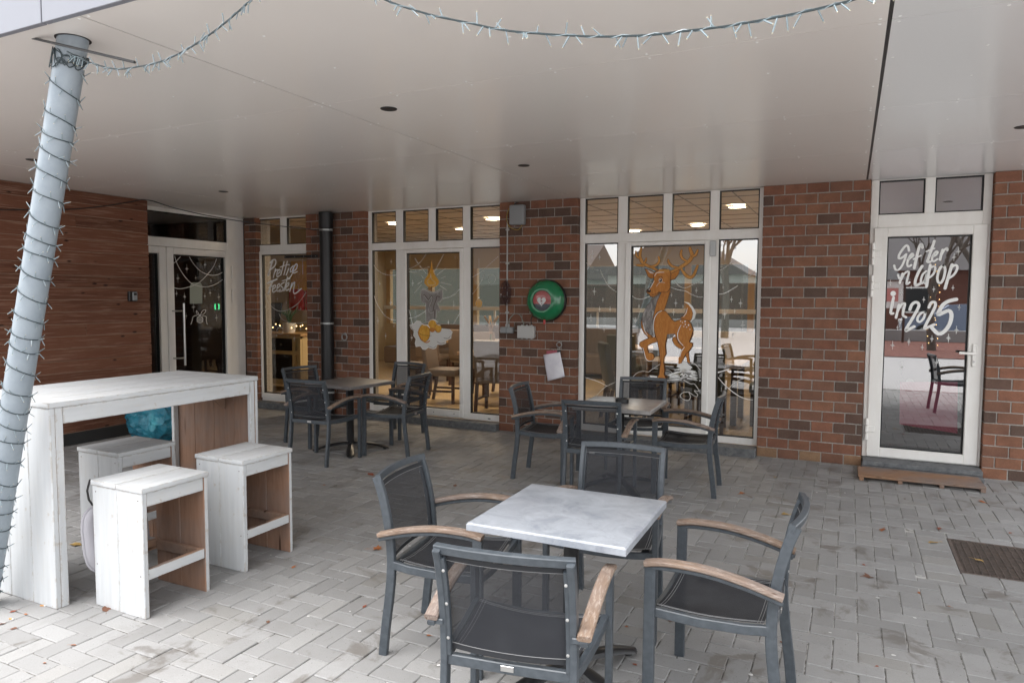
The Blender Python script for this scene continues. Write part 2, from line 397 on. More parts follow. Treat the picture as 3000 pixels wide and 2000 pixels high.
M_LAMP = emit('lamp_glow', (1, .80, .56), 9)
M_FAIRY = emit('fairy_glow', (1, .62, .25), 2.2)
M_LEDG = emit('green_led', (.08, 1, .35), .9)

# ================================================================== SETTING
ZS = 2.71; YF = 7.35; YG = 7.45; XW = -7.43; XD = -7.87
# ground: joint bed under the pavers, far paving behind
_jb = MB()
for a, b in (((-9, .9), (.62, 7.6)), ((1.66, .9), (6, 7.6)), ((.62, .9), (1.66, 4.73)), ((.62, 5.41), (1.66, 7.6))): _jb.box((*a, -.3), (*b, -.0055))
o = _jb.build('joint_bed', M_JOINT, smooth=0); struct(o)
g = MB(); g.poly([(-90, -120, -.03), (90, -120, -.03), (90, 60, -.03), (-90, 60, -.03)]); o = g.build('ground', M_GROUND, smooth=0); struct(o)

# herringbone paving: each paver a part, the nearest 300 as objects
WP = .104
def paver_box(m, L, Wd):
    m.box((.0018, .0018, -.05), (L - .0018, Wd - .0018, 0), bev=.0034)
pv = bpy.data.objects.new('paving', None); COL.objects.link(pv); struct(pv)
cells = []
GR = (.445, 4.545, 1.75, 5.505)                 # opening for the drain grate
X0, Y0 = .082, 3.337
for i in range(-82, 22):
    for j in range(-24, 41):
        d = (i - j) % 4
        if d == 0: a = (X0 + i * WP, Y0 + j * WP, 2 * WP, WP)
        elif d == 3: a = (X0 + i * WP, Y0 + j * WP, WP, 2 * WP)
        else: continue
        x, y, w, h = a
        if x + w > 1.9 or x < -8.3 or y < .95 or y + h > 7.37: 
            if not (y + h > 7.37 and y < 7.30): continue
            h = 7.37 - y; a = (x, y, w, h)
        if x + w > GR[0] + .004 and x < GR[2] - .004 and y + h > GR[1] + .004 and y < GR[3] - .004:
            c4 = [(x, y, GR[0] - x, h), (GR[2], y, x + w - GR[2], h), (x, y, w, GR[1] - y), (x, GR[3], w, y + h - GR[3])]
            a = max(c4, key=lambda r: r[2] if r in c4[:2] else r[3])
            if min(a[2], a[3]) < .03: continue
            x, y, w, h = a
        v = Vector((x + w / 2, y + h / 2, 0)) - EYE
        dep = v.dot(_f)
        if dep < .3: vis = 9e9
        else:
            px = 1500 + FPX * v.dot(CR) / dep; py = 1000 - FPX * v.dot(CU) / dep
            vis = dep if (-40 < px < 3040 and py < 2040) else 1e6 + dep
        cells.append((vis, a))
cells.sort(key=lambda t: t[0])
m_h = MB(); paver_box(m_h, 2 * WP, WP); ph = m_h.build('paver', M_PAV); me_h = ph.data; bpy.data.objects.remove(ph)
m_v = MB(); paver_box(m_v, WP, 2 * WP); ph = m_v.build('paver', M_PAV); me_v = ph.data; bpy.data.objects.remove(ph)
k = 0; rest = []
for vis, (x, y, w, h) in cells:
    if k < 300 and vis < 1e5 and h > .09 and abs(max(w, h) - 2 * WP) < .01:
        o = link('paver', me_h if w > h else me_v, pv, (x, y, rnd.uniform(-.0015, .0015)), (rnd.uniform(-.012, .012), rnd.uniform(-.012, .012), rnd.uniform(-.008, .008)))
        k += 1
    else: rest.append((x, y, w, h))
V = []; Fc = []; RN = []
for x, y, w, h in rest:
    z = rnd.uniform(-.0015, .0015); b = len(V); e = .0018; c = .005; q = rnd.random()
    tl = [rnd.uniform(-.0018, .0018) for _ in range(4)]
    for t, (u, v) in enumerate(((e, e), (w - e, e), (w - e, h - e), (e, h - e))): V.append((x + u, y + v, -.05)); 
    for t, (u, v) in enumerate(((e, e), (w - e, e), (w - e, h - e), (e, h - e))): V.append((x + u, y + v, z - .0032 + tl[t]))
    for t, (u, v) in enumerate(((c, c), (w - c, c), (w - c, h - c), (c, h - c))): V.append((x + u, y + v, z + tl[t]))
    for s in (0, 4):
        for t in range(4): Fc.append((b + s + t, b + s + (t + 1) % 4, b + s + 4 + (t + 1) % 4, b + s + 4 + t))
    Fc.append((b + 8, b + 9, b + 10, b + 11)); RN += [q] * 12
me = bpy.data.meshes.new('paver_field'); me.from_pydata(V, [], Fc); me.update()
at = me.attributes.new('rnd', 'FLOAT', 'POINT'); at.data.foreach_set('value', RN); me.materials.append(M_PAV)
o = link('paver_field', me, pv); o['kind'] = 'stuff'

# soffit of panels
sf = bpy.data.objects.new('soffit', None); COL.objects.link(sf); struct(sf)
xs = [-12.2, -10.3, -6.55, -2.80, .102]; xs2 = [.110, 2.36]
ys = [1.79, 3.222, 4.66, 5.98, 7.60]
RV = MB()
for xa in (xs, xs2):
    for i in range(len(xa) - 1):
        for j in range(len(ys) - 1):
            m = MB(); m.box((xa[i] + .004, ys[j] + .002, ZS), (xa[i + 1] - .004, ys[j + 1] - .002, ZS + .012))
            m.build('panel', M_SOF if xa is xs else M_SOF2, sf)
            nx = 6; ny = 3
            for a in range(nx + 1):
                for b in range(ny + 1):
                    rx = xa[i] + .03 + (xa[i + 1] - xa[i] - .06) * a / nx; ry = ys[j] + .03 + (ys[j + 1] - ys[j] - .06) * b / ny
                    if xa is xs and (rx < -8): continue
                    if 0 < a < nx and 0 < b < ny and a % 2 == 0: continue
                    RV.lathe([(.0065, ZS + .001), (.0065, ZS - .001), (.004, ZS - .0025)], 6, Matrix.Translation((rx, ry, 0)), cap=True)
o = RV.build('rivet', M_RIVET, sf); o['kind'] = 'stuff'
o = MB().box((-12.3, 1.83, ZS + .014), (2.33, 7.60, ZS + .5)).build('roof_slab', M_ROOF, smooth=0); struct(o)
fa = bpy.data.objects.new('fascia', None); COL.objects.link(fa); struct(fa)
fx = [-12.3, -9.2, -6.1, -2.98, .10, 2.36]
for i in range(len(fx) - 1):
    MB().box((fx[i] + .004, 1.760, ZS - .012), (fx[i + 1] - .004, 1.786, ZS + .62), bev=.002).build('panel', M_FASC, fa)

M_CORE = mat('seam_highlight', (.30, .19, .135), .9)  # pale: light caught on the plank edges, put into the seam colour
MB().box((2.335, 1.787, ZS - .012), (2.361, 7.6, ZS + .62), bev=.002).build('panel', M_FASC, fa)
MB().box((-11.9, 1.79, ZS + .0025), (2.30, 7.58, ZS + .0045)).build('joint_shade_sheet', M_BLACK, sf, 0)  # black sheet added close behind the panels so their gaps look shaded
# wood clad side wall
ww = thing('wooden_wall', 'brown stained plank wall left of the entrance with a black plinth', 'wall')
MB().box((-7.86, 1.83, .13), (XW - .006, 5.50, ZS - .002)).build('core', M_CORE, ww, 0)
MB().box((-7.84, 1.82, -.005), (XW + .012, 5.512, .128), bev=.004).build('plinth', M_RUBBER, ww)
PH = (ZS - .135) / 20
for r_ in range(20):
    cuts = sorted(rnd.uniform(2.4, 5.0) for _ in range(1)) if r_ % 3 else []
    if r_ == 10: cuts = [4.35]
    e = [1.82] + cuts + [5.512]
    for i in range(len(e) - 1):
        m = MB(); L = e[i + 1] - e[i]
        m.box((-.026, -L / 2 + .0015, .003), (rnd.uniform(-.003, .004), L / 2 - .0015, PH - .005), bev=.003)
        o = m.build('plank', M_PLANK, ww); o.location = (XW, (e[i] + e[i + 1]) / 2, .133 + r_ * PH)

# brick walls: mortar body + single bricks
BRK = {}
def brick_mesh(mi, length):
    key = (mi, round(length, 3))
    if key not in BRK:
        m = MB(); m.box((-length / 2, 0, 0), (length / 2, .10, .0905), bev=.003)
        o = m.build('brick', (M_BR + [M_BR_PALE])[mi]); BRK[key] = o.data; bpy.data.objects.remove(o)
    return BRK[key]
ROWH = ZS / 27
def brick_wall(label, x0, x1, seed, lo=True, hi=True, dark=.13):
    R = random.Random(seed)
    t = thing('brick_wall', label, 'wall')
    MB().box((x0 + (.007 if lo else 0), YF + .008, -.02), (x1 - (.007 if hi else 0), YF + .28, ZS - .001)).build('mortar', M_MORTAR, t, 0)
    for r_ in range(27):
        x = x0 - (.1 if r_ % 2 else 0); z = r_ * ROWH + .0055
        while x < x1 - .01:
            a = max(x, x0); b = min(x + .19, x1)
            if x1 - b < .012: b = x1
            if b - a > .02:
                L = b - a
                q = R.random()
                mi = 3 if q < dark else (0 if q < .45 else (1 if q < .72 else 2))
                if r_ == 0 and R.random() < .12: mi = 4
                s = .19 if L > .1 else .09
                o = link('brick', brick_mesh(mi, s), t, ((a + b) / 2, YF + R.uniform(-.002, .002), z + R.uniform(-.001, .001)), (R.uniform(-.006, .006), 0, R.uniform(-.006, .006)), (L / s, 1, 1))
            x += .2
    return t
brick_wall('narrow strip of dark brick wall between the entrance and the lettered window', XD + .01, -7.635, 1)
brick_wall('brick pillar behind the black downpipe', -6.709, -5.712, 2, dark=.2)
brick_wall('brick wall panel carrying the green defibrillator cabinet', -3.742, -2.768, 3, dark=.16)
brick_wall('bare brick wall panel between the reindeer window and the white glass door', -.806, .142, 4)
brick_wall('brick wall panel right of the white glass door, cut by the picture edge', 1.103, 2.1, 5, dark=.2)
# lintel / wall above and beyond, building body
o = MB().box((2.11, YF + .008, -.02), (2.33, 14.0, ZS - .001)).build('end_wall', M_BR[2], smooth=0); struct(o)

# ------------------------------------------------------------------ windows
FR0, FR1 = 7.425, 7.50          # frame depth
def bars(m, L, y0=FR0, y1=FR1, bev=.004):
    for x0, z0, x1, z1 in L: m.box((x0, y0, z0), (x1, y1, z1), bev=bev)
def pane(parent, x0, z0, x1, z1, mtl, y=7.462):
    g = MB(); e = .011
    bars(g, [(x0 - .004, z0 - .004, x0 + e, z1 + .004), (x1 - e, z0 - .004, x1 + .004, z1 + .004), (x0 + e - .001, z0 - .004, x1 - e + .001, z0 + e), (x0 + e - .001, z1 - e, x1 - e + .001, z1 + .004)], 7.436, 7.478, 0)
    o = MB(); o.poly([(x0, y, z0), (x1, y, z0), (x1, y, z1), (x0, y, z1)])
    p = o.build('pane', mtl, parent, 0); g.build('gasket', M_GASKET, parent, 0); return p
def sash(parent, x0, z0, x1, z1, px0, pz0, px1, pz1, name='door_leaf', y0=7.408):
    m = MB(); bars(m, [(x0, z0, px0, z1), (px1, z0, x1, z1), (px0 - .002, z0 + .001, px1 + .002, pz0), (px0 - .002, pz1, px1 + .002, z1 - .001)], y0, 7.49, .006)
    return m.build(name, M_PVC, parent)

# candle window
cw = thing('window', 'tall white framed window painted with a burning candle on its middle door', 'window')
m = MB(); ZB, ZT = .09, ZS - .002
bars(m, [(-5.722, ZB, -5.66, ZT), (-3.775, ZB, -3.70, ZT), (-5.66, 2.692, -3.775, ZT), (-5.66, 2.20, -3.775, 2.292),
         (-5.276, .168, -5.17, 2.20), (-4.283, .168, -4.18, 2.20), (-5.66, ZB, -3.775, .168),
         (-5.276, 2.292, -5.168, 2.692), (-4.781, 2.292, -4.678, 2.692), (-4.285, 2.292, -4.184, 2.692)])
m.build('frame', M_PVC, cw)
for a, b in ((-5.66, -5.276), (-5.168, -4.781), (-4.678, -4.285), (-4.184, -3.775)): pane(cw, a, 2.292, b, 2.692, M_GLASS)
pane(cw, -5.66, .168, -5.276, 2.20, M_GLASS); pane(cw, -4.18, .168, -3.775, 2.20, M_GLASS)
cl = sash(cw, -5.18, .10, -4.27, 2.195, -5.112, .19, -4.325, 2.15)
pane(cl, -5.112, .19, -4.325, 2.15, M_GLASS)
for x in (-5.0, -4.85, -4.7, -4.4): MB().lathe([(.006, 0), (.006, .003), (.003, .004)], 8, frame((x, 7.4085, .145), (1, 0, 0), z=(0, -1, 0)), cap=True).build('screw', M_BLACK, cl)
for x in (-5.5, -4.45, -3.93): MB().box((x, 7.421, .115), (x + .035, 7.4245, .125)).build('drain_cap', M_BLACK, cw)
MB().box((-5.72, 7.27, -.01), (-3.745, 7.43, .088), bev=.006).build('sill', M_STONE, cw)

# reindeer window
dw = thing('window', 'tall white framed window painted with a brown reindeer on its middle door', 'window')
m = MB()
bars(m, [(-2.766, ZB, -2.705, ZT), (-.85, ZB, -.808, ZT), (-2.705, 2.700, -.85, ZT), (-2.705, 2.203, -.85, 2.303),
         (-2.319, .16, -2.20, 2.203), (-1.345, .16, -1.240, 2.203), (-2.705, ZB, -.85, .16),
         (-2.321, 2.303, -2.216, 2.700), (-1.823, 2.303, -1.730, 2.700), (-1.334, 2.303, -1.241, 2.700)])
m.build('frame', M_PVC, dw)
for a, b in ((-2.705, -2.321), (-2.216, -1.823), (-1.73, -1.334), (-1.241, -.85)): pane(dw, a, 2.303, b, 2.70, M_GLASS)
pane(dw, -2.705, .16, -2.319, 2.203, M_GLASS2); pane(dw, -1.24, .16, -.85, 2.203, M_GLASS2)
dl = sash(dw, -2.228, .10, -1.318, 2.20, -2.168, .215, -1.38, 2.16)
pane(dl, -2.168, .215, -1.38, 2.16, M_GLASS2)
MB().box((-1.325, 7.395, 2.03), (-1.265, 7.424, 2.19), bev=.004).lathe([(.012, 0), (.012, .006)], 10, frame((-1.295, 7.395, 2.11), (1, 0, 0), z=(0, -1, 0)), cap=True).build('lock_plate', M_SIL2, dw)
for x in (-2.5, -1.05): MB().box((x, 7.419, .125), (x + .05, 7.4245, .145), bev=.002).build('drain_cap', M_PVC, dw)
for x in (-2.5, -1.05): MB().box((x, 7.419, 2.265), (x + .05, 7.4245, 2.28), bev=.002).build('drain_cap', M_PVC, dw)
MB().box((-2.765, 7.24, -.01), (-.81, 7.43, .088), bev=.006).build('sill', M_STONE, dw)

# lettered window beside the entrance
lw = thing('window', 'white framed window lettered Prettige Feesten beside the entrance', 'window')
m = MB()
bars(m, [(-7.725, ZB, -7.663, ZT), (-6.62, ZB, -6.56, ZT), (-7.663, 2.69, -6.62, ZT), (-7.663, 2.223, -6.62, 2.322), (-7.663, ZB, -6.62, .14), (-7.247, 2.322, -7.13, 2.69)])
m.build('frame', M_PVC, lw)
pane(lw, -7.663, 2.322, -7.247, 2.69, M_GLASS); pane(lw, -7.13, 2.322, -6.62, 2.69, M_GLASS)
ll = sash(lw, -7.672, .13, -6.62, 2.232, -7.61, .20, -6.66, 2.185, 'sash')
pane(ll, -7.61, .20, -6.66, 2.185, M_GLASS)
MB().box((-7.66, 7.4, .108), (-7.63, 7.4245, .118)).build('drain_cap', M_BLACK, lw)
MB().box((-7.72, 7.30, -.01), (-6.715, 7.43, .088), bev=.006).build('sill', M_STONE, lw)

# white glass door
gd = thing('door', 'white framed glass door lettered Gef ter n lap op in 2025', 'door')
m = MB()
bars(m, [(.146, ZB, .212, ZT), (1.035, ZB, 1.10, ZT), (.212, 2.70, 1.035, ZT), (.212, 2.255, 1.035, 2.385), (.585, 2.385, .665, 2.70), (.212, ZB, 1.035, .10)])
m.build('frame', M_PVC, gd)
pane(gd, .212, 2.385, .585, 2.70, M_GLASS2); pane(gd, .665, 2.385, 1.035, 2.70, M_GLASS2)
gl_ = sash(gd, .182, .098, 1.078, 2.266, .296, .187, .966, 2.178)
pane(gl_, .296, .187, .966, 2.178, M_GLASS3)
h = MB(); h.box((.998, 7.392, .995), (1.030, 7.409, 1.20), bev=.006); h.tube([(1.014, 7.405, 1.115), (1.014, 7.36, 1.115)], .011, 10); h.sweep([(1.022, 7.352, 1.115), (.895, 7.350, 1.118)], (0, 1, 0), .016, .022, .004)
h.build('handle', M_PVC, gl_); MB().lathe([(.009, 0), (.009, .004)], 12, frame((1.014, 7.392, 1.04), (1, 0, 0), z=(0, -1, 0)), cap=True).build('lock', M_SIL, gl_)
for z in (2.02, 1.72, .36):
    q = MB()
    for dz in (-.07, 0, .07): q.lathe([(.013, dz - .032), (.015, dz - .03), (.015, dz + .03), (.013, dz + .032)], 12, Matrix.Translation((.178, 7.395, z)), cap=True)
    q.box((.178, 7.398, z - .028), (.245, 7.409, z + .030), bev=.003); q.build('hinge', M_PVC, gl_)
s = MB(); s.box((.142, 7.14, -.01), (1.10, 7.43, .045), bev=.006); s.box((.15, 7.22, .0455), (1.098, 7.428, .088), bev=.005); s.build('sill', M_STONE, gd)

# entrance in the side plane
ed = thing('door', 'double entrance door of white frame and dark glass with a long pull handle', 'door')
def ybars(m, L, x0=XD - .07, x1=XD, bev=.004):
    for y0, z0, y1, z1 in L: m.box((x0, y0, z0), (x1, y1, z1), bev=bev)
m = MB(); ybars(m, [(7.06, 0.01, 7.348, ZS - .002), (5.45, 2.66, 7.06, ZS - .002), (5.45, 2.22, 7.06, 2.337), (5.45, .01, 5.50, 2.22), (7.10, .012, 7.06 + .05, 2.2)]); m.build('frame', M_PVC, ed)
def ypane(parent, y0, z0, y1, z1, x=XD - .04, mtl=None):
    o = MB(); o.poly([(x, y0, z0), (x, y1, z0), (x, y1, z1), (x, y0, z1)]); p = o.build('pane', mtl or M_GLASS, parent, 0)
    g = MB(); e = .011
    for a in ((y0 - .004, z0, y0 + e, z1), (y1 - e, z0, y1 + .004, z1), (y0 + e, z0 - .004, y1 - e, z0 + e), (y0 + e, z1 - e, y1 - e, z1 + .004)): g.box((x - .02, a[0], a[1]), (x + .022, a[2], a[3]))
    g.build('gasket', M_GASKET, parent, 0)
ypane(ed, 5.50, 2.337, 7.06, 2.66)
def yleaf(y0, y1, p0, p1, zt=2.13):
    q = MB(); ybars(q, [(y0, .03, p0, 2.216), (p1, .03, y1, 2.216), (p0 - .002, .031, p1 + .002, .14), (p0 - .002, zt, p1 + .002, 2.215)], XD - .065, XD + .015, .005)
    l = q.build('door_leaf', M_PVC, ed); ypane(l, p0, .14, p1, zt); return l
yleaf(5.52, 6.068, 5.60, 5.97); e2 = yleaf(6.078, 7.095, 6.18, 7.004)
q = MB(); q.tube([(XD + .09, 6.252, .69), (XD + .09, 6.252, 1.50)], .016, 12)
for z in (.79, 1.40): q.tube([(XD + .09, 6.252, z), (XD + .09, 6.16, z), (XD + .015, 6.14, z)], .011, 8)
q.build('pull_handle', M_SIL, e2)
for z in (1.93, 1.60):
    q = MB()
    for dz in (-.06, 0, .06): q.lathe([(.013, dz - .027), (.015, dz - .025), (.015, dz + .025), (.013, dz + .027)], 10, Matrix.Translation((XD + .02, 7.115, z)), cap=True)
    q.build('hinge', M_PVC, e2)

# ------------------------------------------------------------------ interior behind the glass
M_CEIL = mat('ceiling_tile', (.50, .44, .37), .9); M_GRID = mat('ceiling_grid', (.16, .14, .12), .7)
M_FLOORI = mat('vinyl_floor', (.50, .36, .20), .35); n = NT(M_FLOORI); bt = n.n('TexBrick'); n.l(n.pos('world', (3.2, 3.2, 3.2)), bt.inputs[0])
bt.inputs['Color1'].default_value = (.52, .38, .21, 1); bt.inputs['Color2'].default_value = (.46, .33, .18, 1); bt.inputs['Mortar'].default_value = (.30, .21, .12, 1); bt.inputs['Mortar Size'].default_value = .012; bt.inputs['Scale'].default_value = 1; n.color(bt.outputs[0])
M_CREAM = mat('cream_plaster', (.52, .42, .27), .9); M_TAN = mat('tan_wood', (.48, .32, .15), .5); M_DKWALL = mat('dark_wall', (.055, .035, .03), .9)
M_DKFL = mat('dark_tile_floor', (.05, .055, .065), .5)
M_OAK = mat('oak_top', (.42, .27, .13), .4); M_DKW = mat('dark_stained_wood', (.06, .028, .018), .5); M_TAUPE = mat('taupe_leather', (.15, .115, .09), .5); M_OLIVE = mat('olive_leather', (.075, .08, .055), .42)
M_SAGE = mat('sage_wall', (.035, .042, .034), .9)
FZ = .05
o = MB().box((-10.2, 7.5, -.2), (-.25, 14.0, FZ)).build('interior_floor', M_FLOORI, smooth=0); struct(o)
o = MB().box((-10.2, 7.60, 2.76), (2.33, 14.0, 2.80)).build('interior_ceiling', M_CEIL, smooth=0); struct(o)
gq = MB()
for i in range(17): gq.box((-10.2 + i * .6, 7.60, 2.754), (-10.188 + i * .6, 14.0, 2.762))
for j in range(11): gq.box((-10.2, 7.70 + j * .6, 2.7535), (-.3, 7.712 + j * .6, 2.7615))
o = gq.build('ceiling_grid', M_GRID, smooth=0); struct(o)
o = MB().box((-12.3, 7.59, 2.801), (2.33, 14.2, 3.2)).build('roof_slab', M_ROOF, smooth=0); struct(o)
# back wall with wide windows: posts and rails of tan wood
bw = MB(); bw.box((-10.2, 13.9, 2.25), (-.25, 14.1, 2.76)); bw.box((-10.2, 13.9, -.2), (-.25, 14.1, .95)); o = bw.build('interior_back_wall', M_CREAM, smooth=0); struct(o)
w2 = thing('window', 'long band of tan wooden window posts at the back of the room', 'window')
for x in (-10.1, -8.9, -7.7, -6.5, -5.3, -4.1, -2.9, -1.7, -.5): MB().box((x - .06, 13.88, .951), (x + .06, 14.0, 2.249), bev=.005).build('post', M_TAN, w2)
for i in range(8): 
    q = MB(); q.poly([(-10.04 + i * 1.2, 13.95, .95), (-8.96 + i * 1.2, 13.95, .95), (-8.96 + i * 1.2, 13.95, 2.25), (-10.04 + i * 1.2, 13.95, 2.25)]); q.build('pane', M_GLASS, w2, 0)
o = MB().box((-10.3, 7.5, -.2), (-10.2, 14.1, 2.76)).build('interior_side_wall', M_CREAM, smooth=0); struct(o)
o = MB().box((-.25, 7.62, -.2), (-.10, 14.1, 2.76)).build('interior_partition', M_CREAM, smooth=0); struct(o)
o = MB().box((-10.2, 9.35, FZ), (-8.1, 9.45, 2.76)).build('partition_wall', M_CREAM, smooth=0); struct(o)
o = MB().box((-16, 22, -.03), (8, 22.4, 3.0)).build('garden_wall', M_SAGE, smooth=0); struct(o)
# dark lobby behind the entrance, dark hall behind the white door
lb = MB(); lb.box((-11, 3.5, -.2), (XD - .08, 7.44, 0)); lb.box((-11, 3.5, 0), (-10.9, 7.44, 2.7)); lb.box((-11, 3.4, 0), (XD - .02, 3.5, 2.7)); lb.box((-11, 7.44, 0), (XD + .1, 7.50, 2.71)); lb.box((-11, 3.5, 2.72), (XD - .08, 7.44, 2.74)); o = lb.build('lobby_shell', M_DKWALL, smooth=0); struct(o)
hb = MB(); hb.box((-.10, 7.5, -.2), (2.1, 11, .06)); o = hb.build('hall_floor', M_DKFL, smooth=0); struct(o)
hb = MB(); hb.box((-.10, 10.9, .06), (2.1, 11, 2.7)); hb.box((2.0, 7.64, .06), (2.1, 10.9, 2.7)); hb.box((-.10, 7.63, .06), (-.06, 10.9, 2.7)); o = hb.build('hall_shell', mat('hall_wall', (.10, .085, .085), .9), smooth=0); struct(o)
# ceiling lamps
NL = 0
for x, y, lab in ((-6.48, 9.10, 'glowing ceiling lamp in the leftmost top pane of the candle window'), (-4.76, 9.13, 'large glowing ceiling lamp in the rightmost top pane of the candle window'), (-1.31, 9.13, 'glowing ceiling lamp in the rightmost top pane of the reindeer window'), (-5.92, 10.22, 'glowing ceiling lamp in the third top pane of the candle window'), (-3.4, 11.8, 'small ceiling lamp added to light the room, in the second top pane of the reindeer window'), (-2.2, 11.2, 'small ceiling lamp added to light the room, in the third top pane of the reindeer window')):  # the two small lamps are added only to light the room
    t = thing('ceiling_lamp', lab, 'lamp', (x, y, 2.752), group='round ceiling lamps inside')
    MB().lathe([(.125, 0), (.125, -.014), (.105, -.018), (.105, -.010)], 24, cap=False).build('rim', M_WHITE, t)
    MB().lathe([(.0, -.0125), (.104, -.0125)], 24).build('diffuser', M_LAMP, t)
    L = bpy.data.lights.new('lamp', 'AREA'); L.shape = 'DISK'; L.size = .2; L.energy = 8; L.color = (1, .80, .58)
    lo = bpy.data.objects.new('lamp_light', L); COL.objects.link(lo); lo.parent = t; lo.location = (0, 0, -.03)

def dining_chair(x, y, rz, olive, label):
    t = thing('dining_chair', label, 'chair', (x, y, FZ), rz)
    lea = M_OLIVE if olive else M_TAUPE
    MB().box((-.23, -.22, .40), (.23, .24, .50), bev=.03, seg=2).build('seat', lea, t)
    q = MB(); q.box((-.225, -.04, 0), (.225, .04, .52), bev=.03, seg=2); b = q.build('backrest', lea, t); b.location = (0, -.21, .47); b.rotation_euler = (rad(9), 0, 0)
    for sx in (-1, 1):
        for yy, e in ((.2, 0), (-.2, -.07)): MB().sweep([(sx * .2, yy, .40), (sx * .2, yy + e, 0)], (1, 0, 0), .04, .04).build('leg', M_DKW, t)
        MB().sweep([(sx * .2, -.21, .18), (sx * .2, .2, .18)], (1, 0, 0), .02, .03).build('stretcher', M_DKW, t)
    return t
def dining_table(x, y, label, sx=1.2, sy=.8, rz=0):
    t = thing('dining_table', label, 'table', (x, y, FZ), rz)
    MB().box((-sx / 2, -sy / 2, .70), (sx / 2, sy / 2, .75), bev=.004).build('tabletop', M_OAK, t)
    for a in (-1, 1):
        for b in (-1, 1): MB().box((a * (sx / 2 - .09) - .035, b * (sy / 2 - .09) - .035, 0), (a * (sx / 2 - .09) + .035, b * (sy / 2 - .09) + .035, .699), bev=.004).build('leg', M_DKW, t)
    return t
dining_table(-4.55, 9.15, 'oak dining table with a bottle vase behind the candle window')
dining_chair(-5.35, 8.75, rad(-80), False, 'taupe dining chair at the table left behind the painted candle')
dining_chair(-5.1, 9.75, rad(-120), False, 'taupe dining chair at the far side of the table with the bottle vase')
dining_chair(-4.3, 8.35, rad(10), False, 'taupe dining chair right behind the candle window door')
dining_chair(-6.2, 9.3, rad(-60), False, 'taupe dining chair behind the left pane of the candle window')
dining_chair(-3.75, 9.0, rad(95), True, 'olive dining chair behind the right pane of the candle window')
t = thing('bottle_vase', 'pale bottle vase with dried stalks on the oak table', 'vase', (-4.72, 9.0, FZ + .75))
MB().lathe([(.035, 0), (.037, .02), (.036, .14), (.014, .2), (.013, .26)], 14, cap=True).build('bottle', mat('bottle_glass', (.25, .27, .2), .2), t)
q = MB()
for k in range(9): q.tube([(0, 0, .2), (.03 * math.cos(k), .03 * math.sin(k), .36), (.12 * math.cos(k * 2.1), .1 * math.sin(k * 2.1), .52)], [.002, .003, .016], 5)
q.build('stalk', mat('dried_stalk', (.40, .28, .16), .9), t)
dining_table(-1.75, 9.05, 'oak dining table close behind the reindeer', 1.2, .8)
dining_chair(-2.55, 8.55, rad(-60), True, 'olive dining chair behind the left pane of the reindeer window')
dining_chair(-1.5, 8.35, rad(5), True, 'olive dining chair right behind the reindeer door')
dining_chair(-.85, 9.0, rad(95), True, 'olive dining chair at the right end of the table behind the reindeer')
dining_chair(-2.0, 9.75, rad(178), True, 'olive dining chair at the far side of the table behind the reindeer')
dining_table(-2.6, 11.2, 'oak dining table in the middle of the room', 1.6, .8)
for i, x in enumerate((-3.1, -2.4, -1.9)): 
    dining_chair(x, 10.5, rad(-5 + 5 * i), True, ('olive dining chair, left of three at the middle table', 'olive dining chair, middle one of three at the middle table', 'olive dining chair, right of three at the middle table')[i])
dining_table(-6.3, 11.4, 'oak dining table at the back behind the candle window', 1.6, .8)
for i, x in enumerate((-6.8, -6.1)): dining_chair(x, 10.7, rad(6), False, ('taupe dining chair at the back table, left one', 'taupe dining chair at the back table, right one')[i])
# bench backs / counter with orange top
t = thing('bench_seat', 'dark high backed bench under the band of windows', 'bench', (-6.0, 12.9, FZ))
MB().box((-3.2, .1, 0), (3.2, .28, .95), bev=.03).build('backrest', M_TAUPE, t); MB().box((-3.2, -.45, .1), (3.2, .099, .46), bev=.03).build('seat', M_TAUPE, t)
t = thing('handrail', 'pale horizontal rail across the back windows', 'rail')
q = MB(); q.box((-10.1, 13.70, 1.30), (-.3, 13.76, 1.385), bev=.006); q.build('bar', M_WHITE, t)
for x in (-9.5, -7.1, -4.7, -2.3, -.6): MB().box((x - .02, 13.71, FZ), (x + .02, 13.75, 1.299)).build('post', M_WHITE, t)
# sideboard with decorations behind the lettered window
sbx = -8.62; t = thing('sideboard', 'cream sideboard with black drawers behind the lettered window', 'sideboard', (sbx, 8.75, FZ))
q = MB(); q.box((-.62, -.25, .90), (.72, .27, .945), bev=.006); q.build('top', M_OAK, t)
q = MB()
for a in (-.58, -.02, .52, .64): q.box((a, -.225, .08), (a + .05, -.175, .899))
q.box((-.53, -.224, .60), (.64, -.176, .66)); q.box((-.53, -.224, .12), (.64, -.176, .19)); q.box((-.58, -.22, .86), (.69, -.174, .8985)); q.box((-.58, -.17, .1), (.69, .24, .898)); q.build('carcass', mat('cream_paint', (.50, .38, .2), .5), t)
for a, b in ((-.53, -.02), (.03, .52)):
    d = MB().box((a, -.20, .66), (b, -.172, .86)).build('drawer', M_DARKM, t)
    MB().lathe([(.0, 0), (.016, .004), (.02, .02), (.008, .03), (.008, .035)], 12, frame(((a + b) / 2, -.235, .76), (1, 0, 0), z=(0, 1, 0))).build('knob', M_SIL, d)
    MB().box((a, -.199, .19), (b, -.171, .60)).box((a + .06, -.207, .25), (b - .06, -.198, .54), bev=.004).build('cupboard_door', M_DARKM, t)
t = thing('plant', 'green pot plant on the cream sideboard', 'plant', (sbx + .28, 8.72, FZ + .945))
MB().lathe([(.09, 0), (.11, .16), (.10, .16), (.08, .14)], 16, cap=True).build('pot', M_WHITE, t)
q = MB()
for k in range(16):
    a = k * 2.4; q.tube([(0, 0, .12), (.05 * math.cos(a), .05 * math.sin(a), .28), (.16 * math.cos(a), .16 * math.sin(a), .34 + .1 * rnd.random())], [.005, .012, .003], 4)
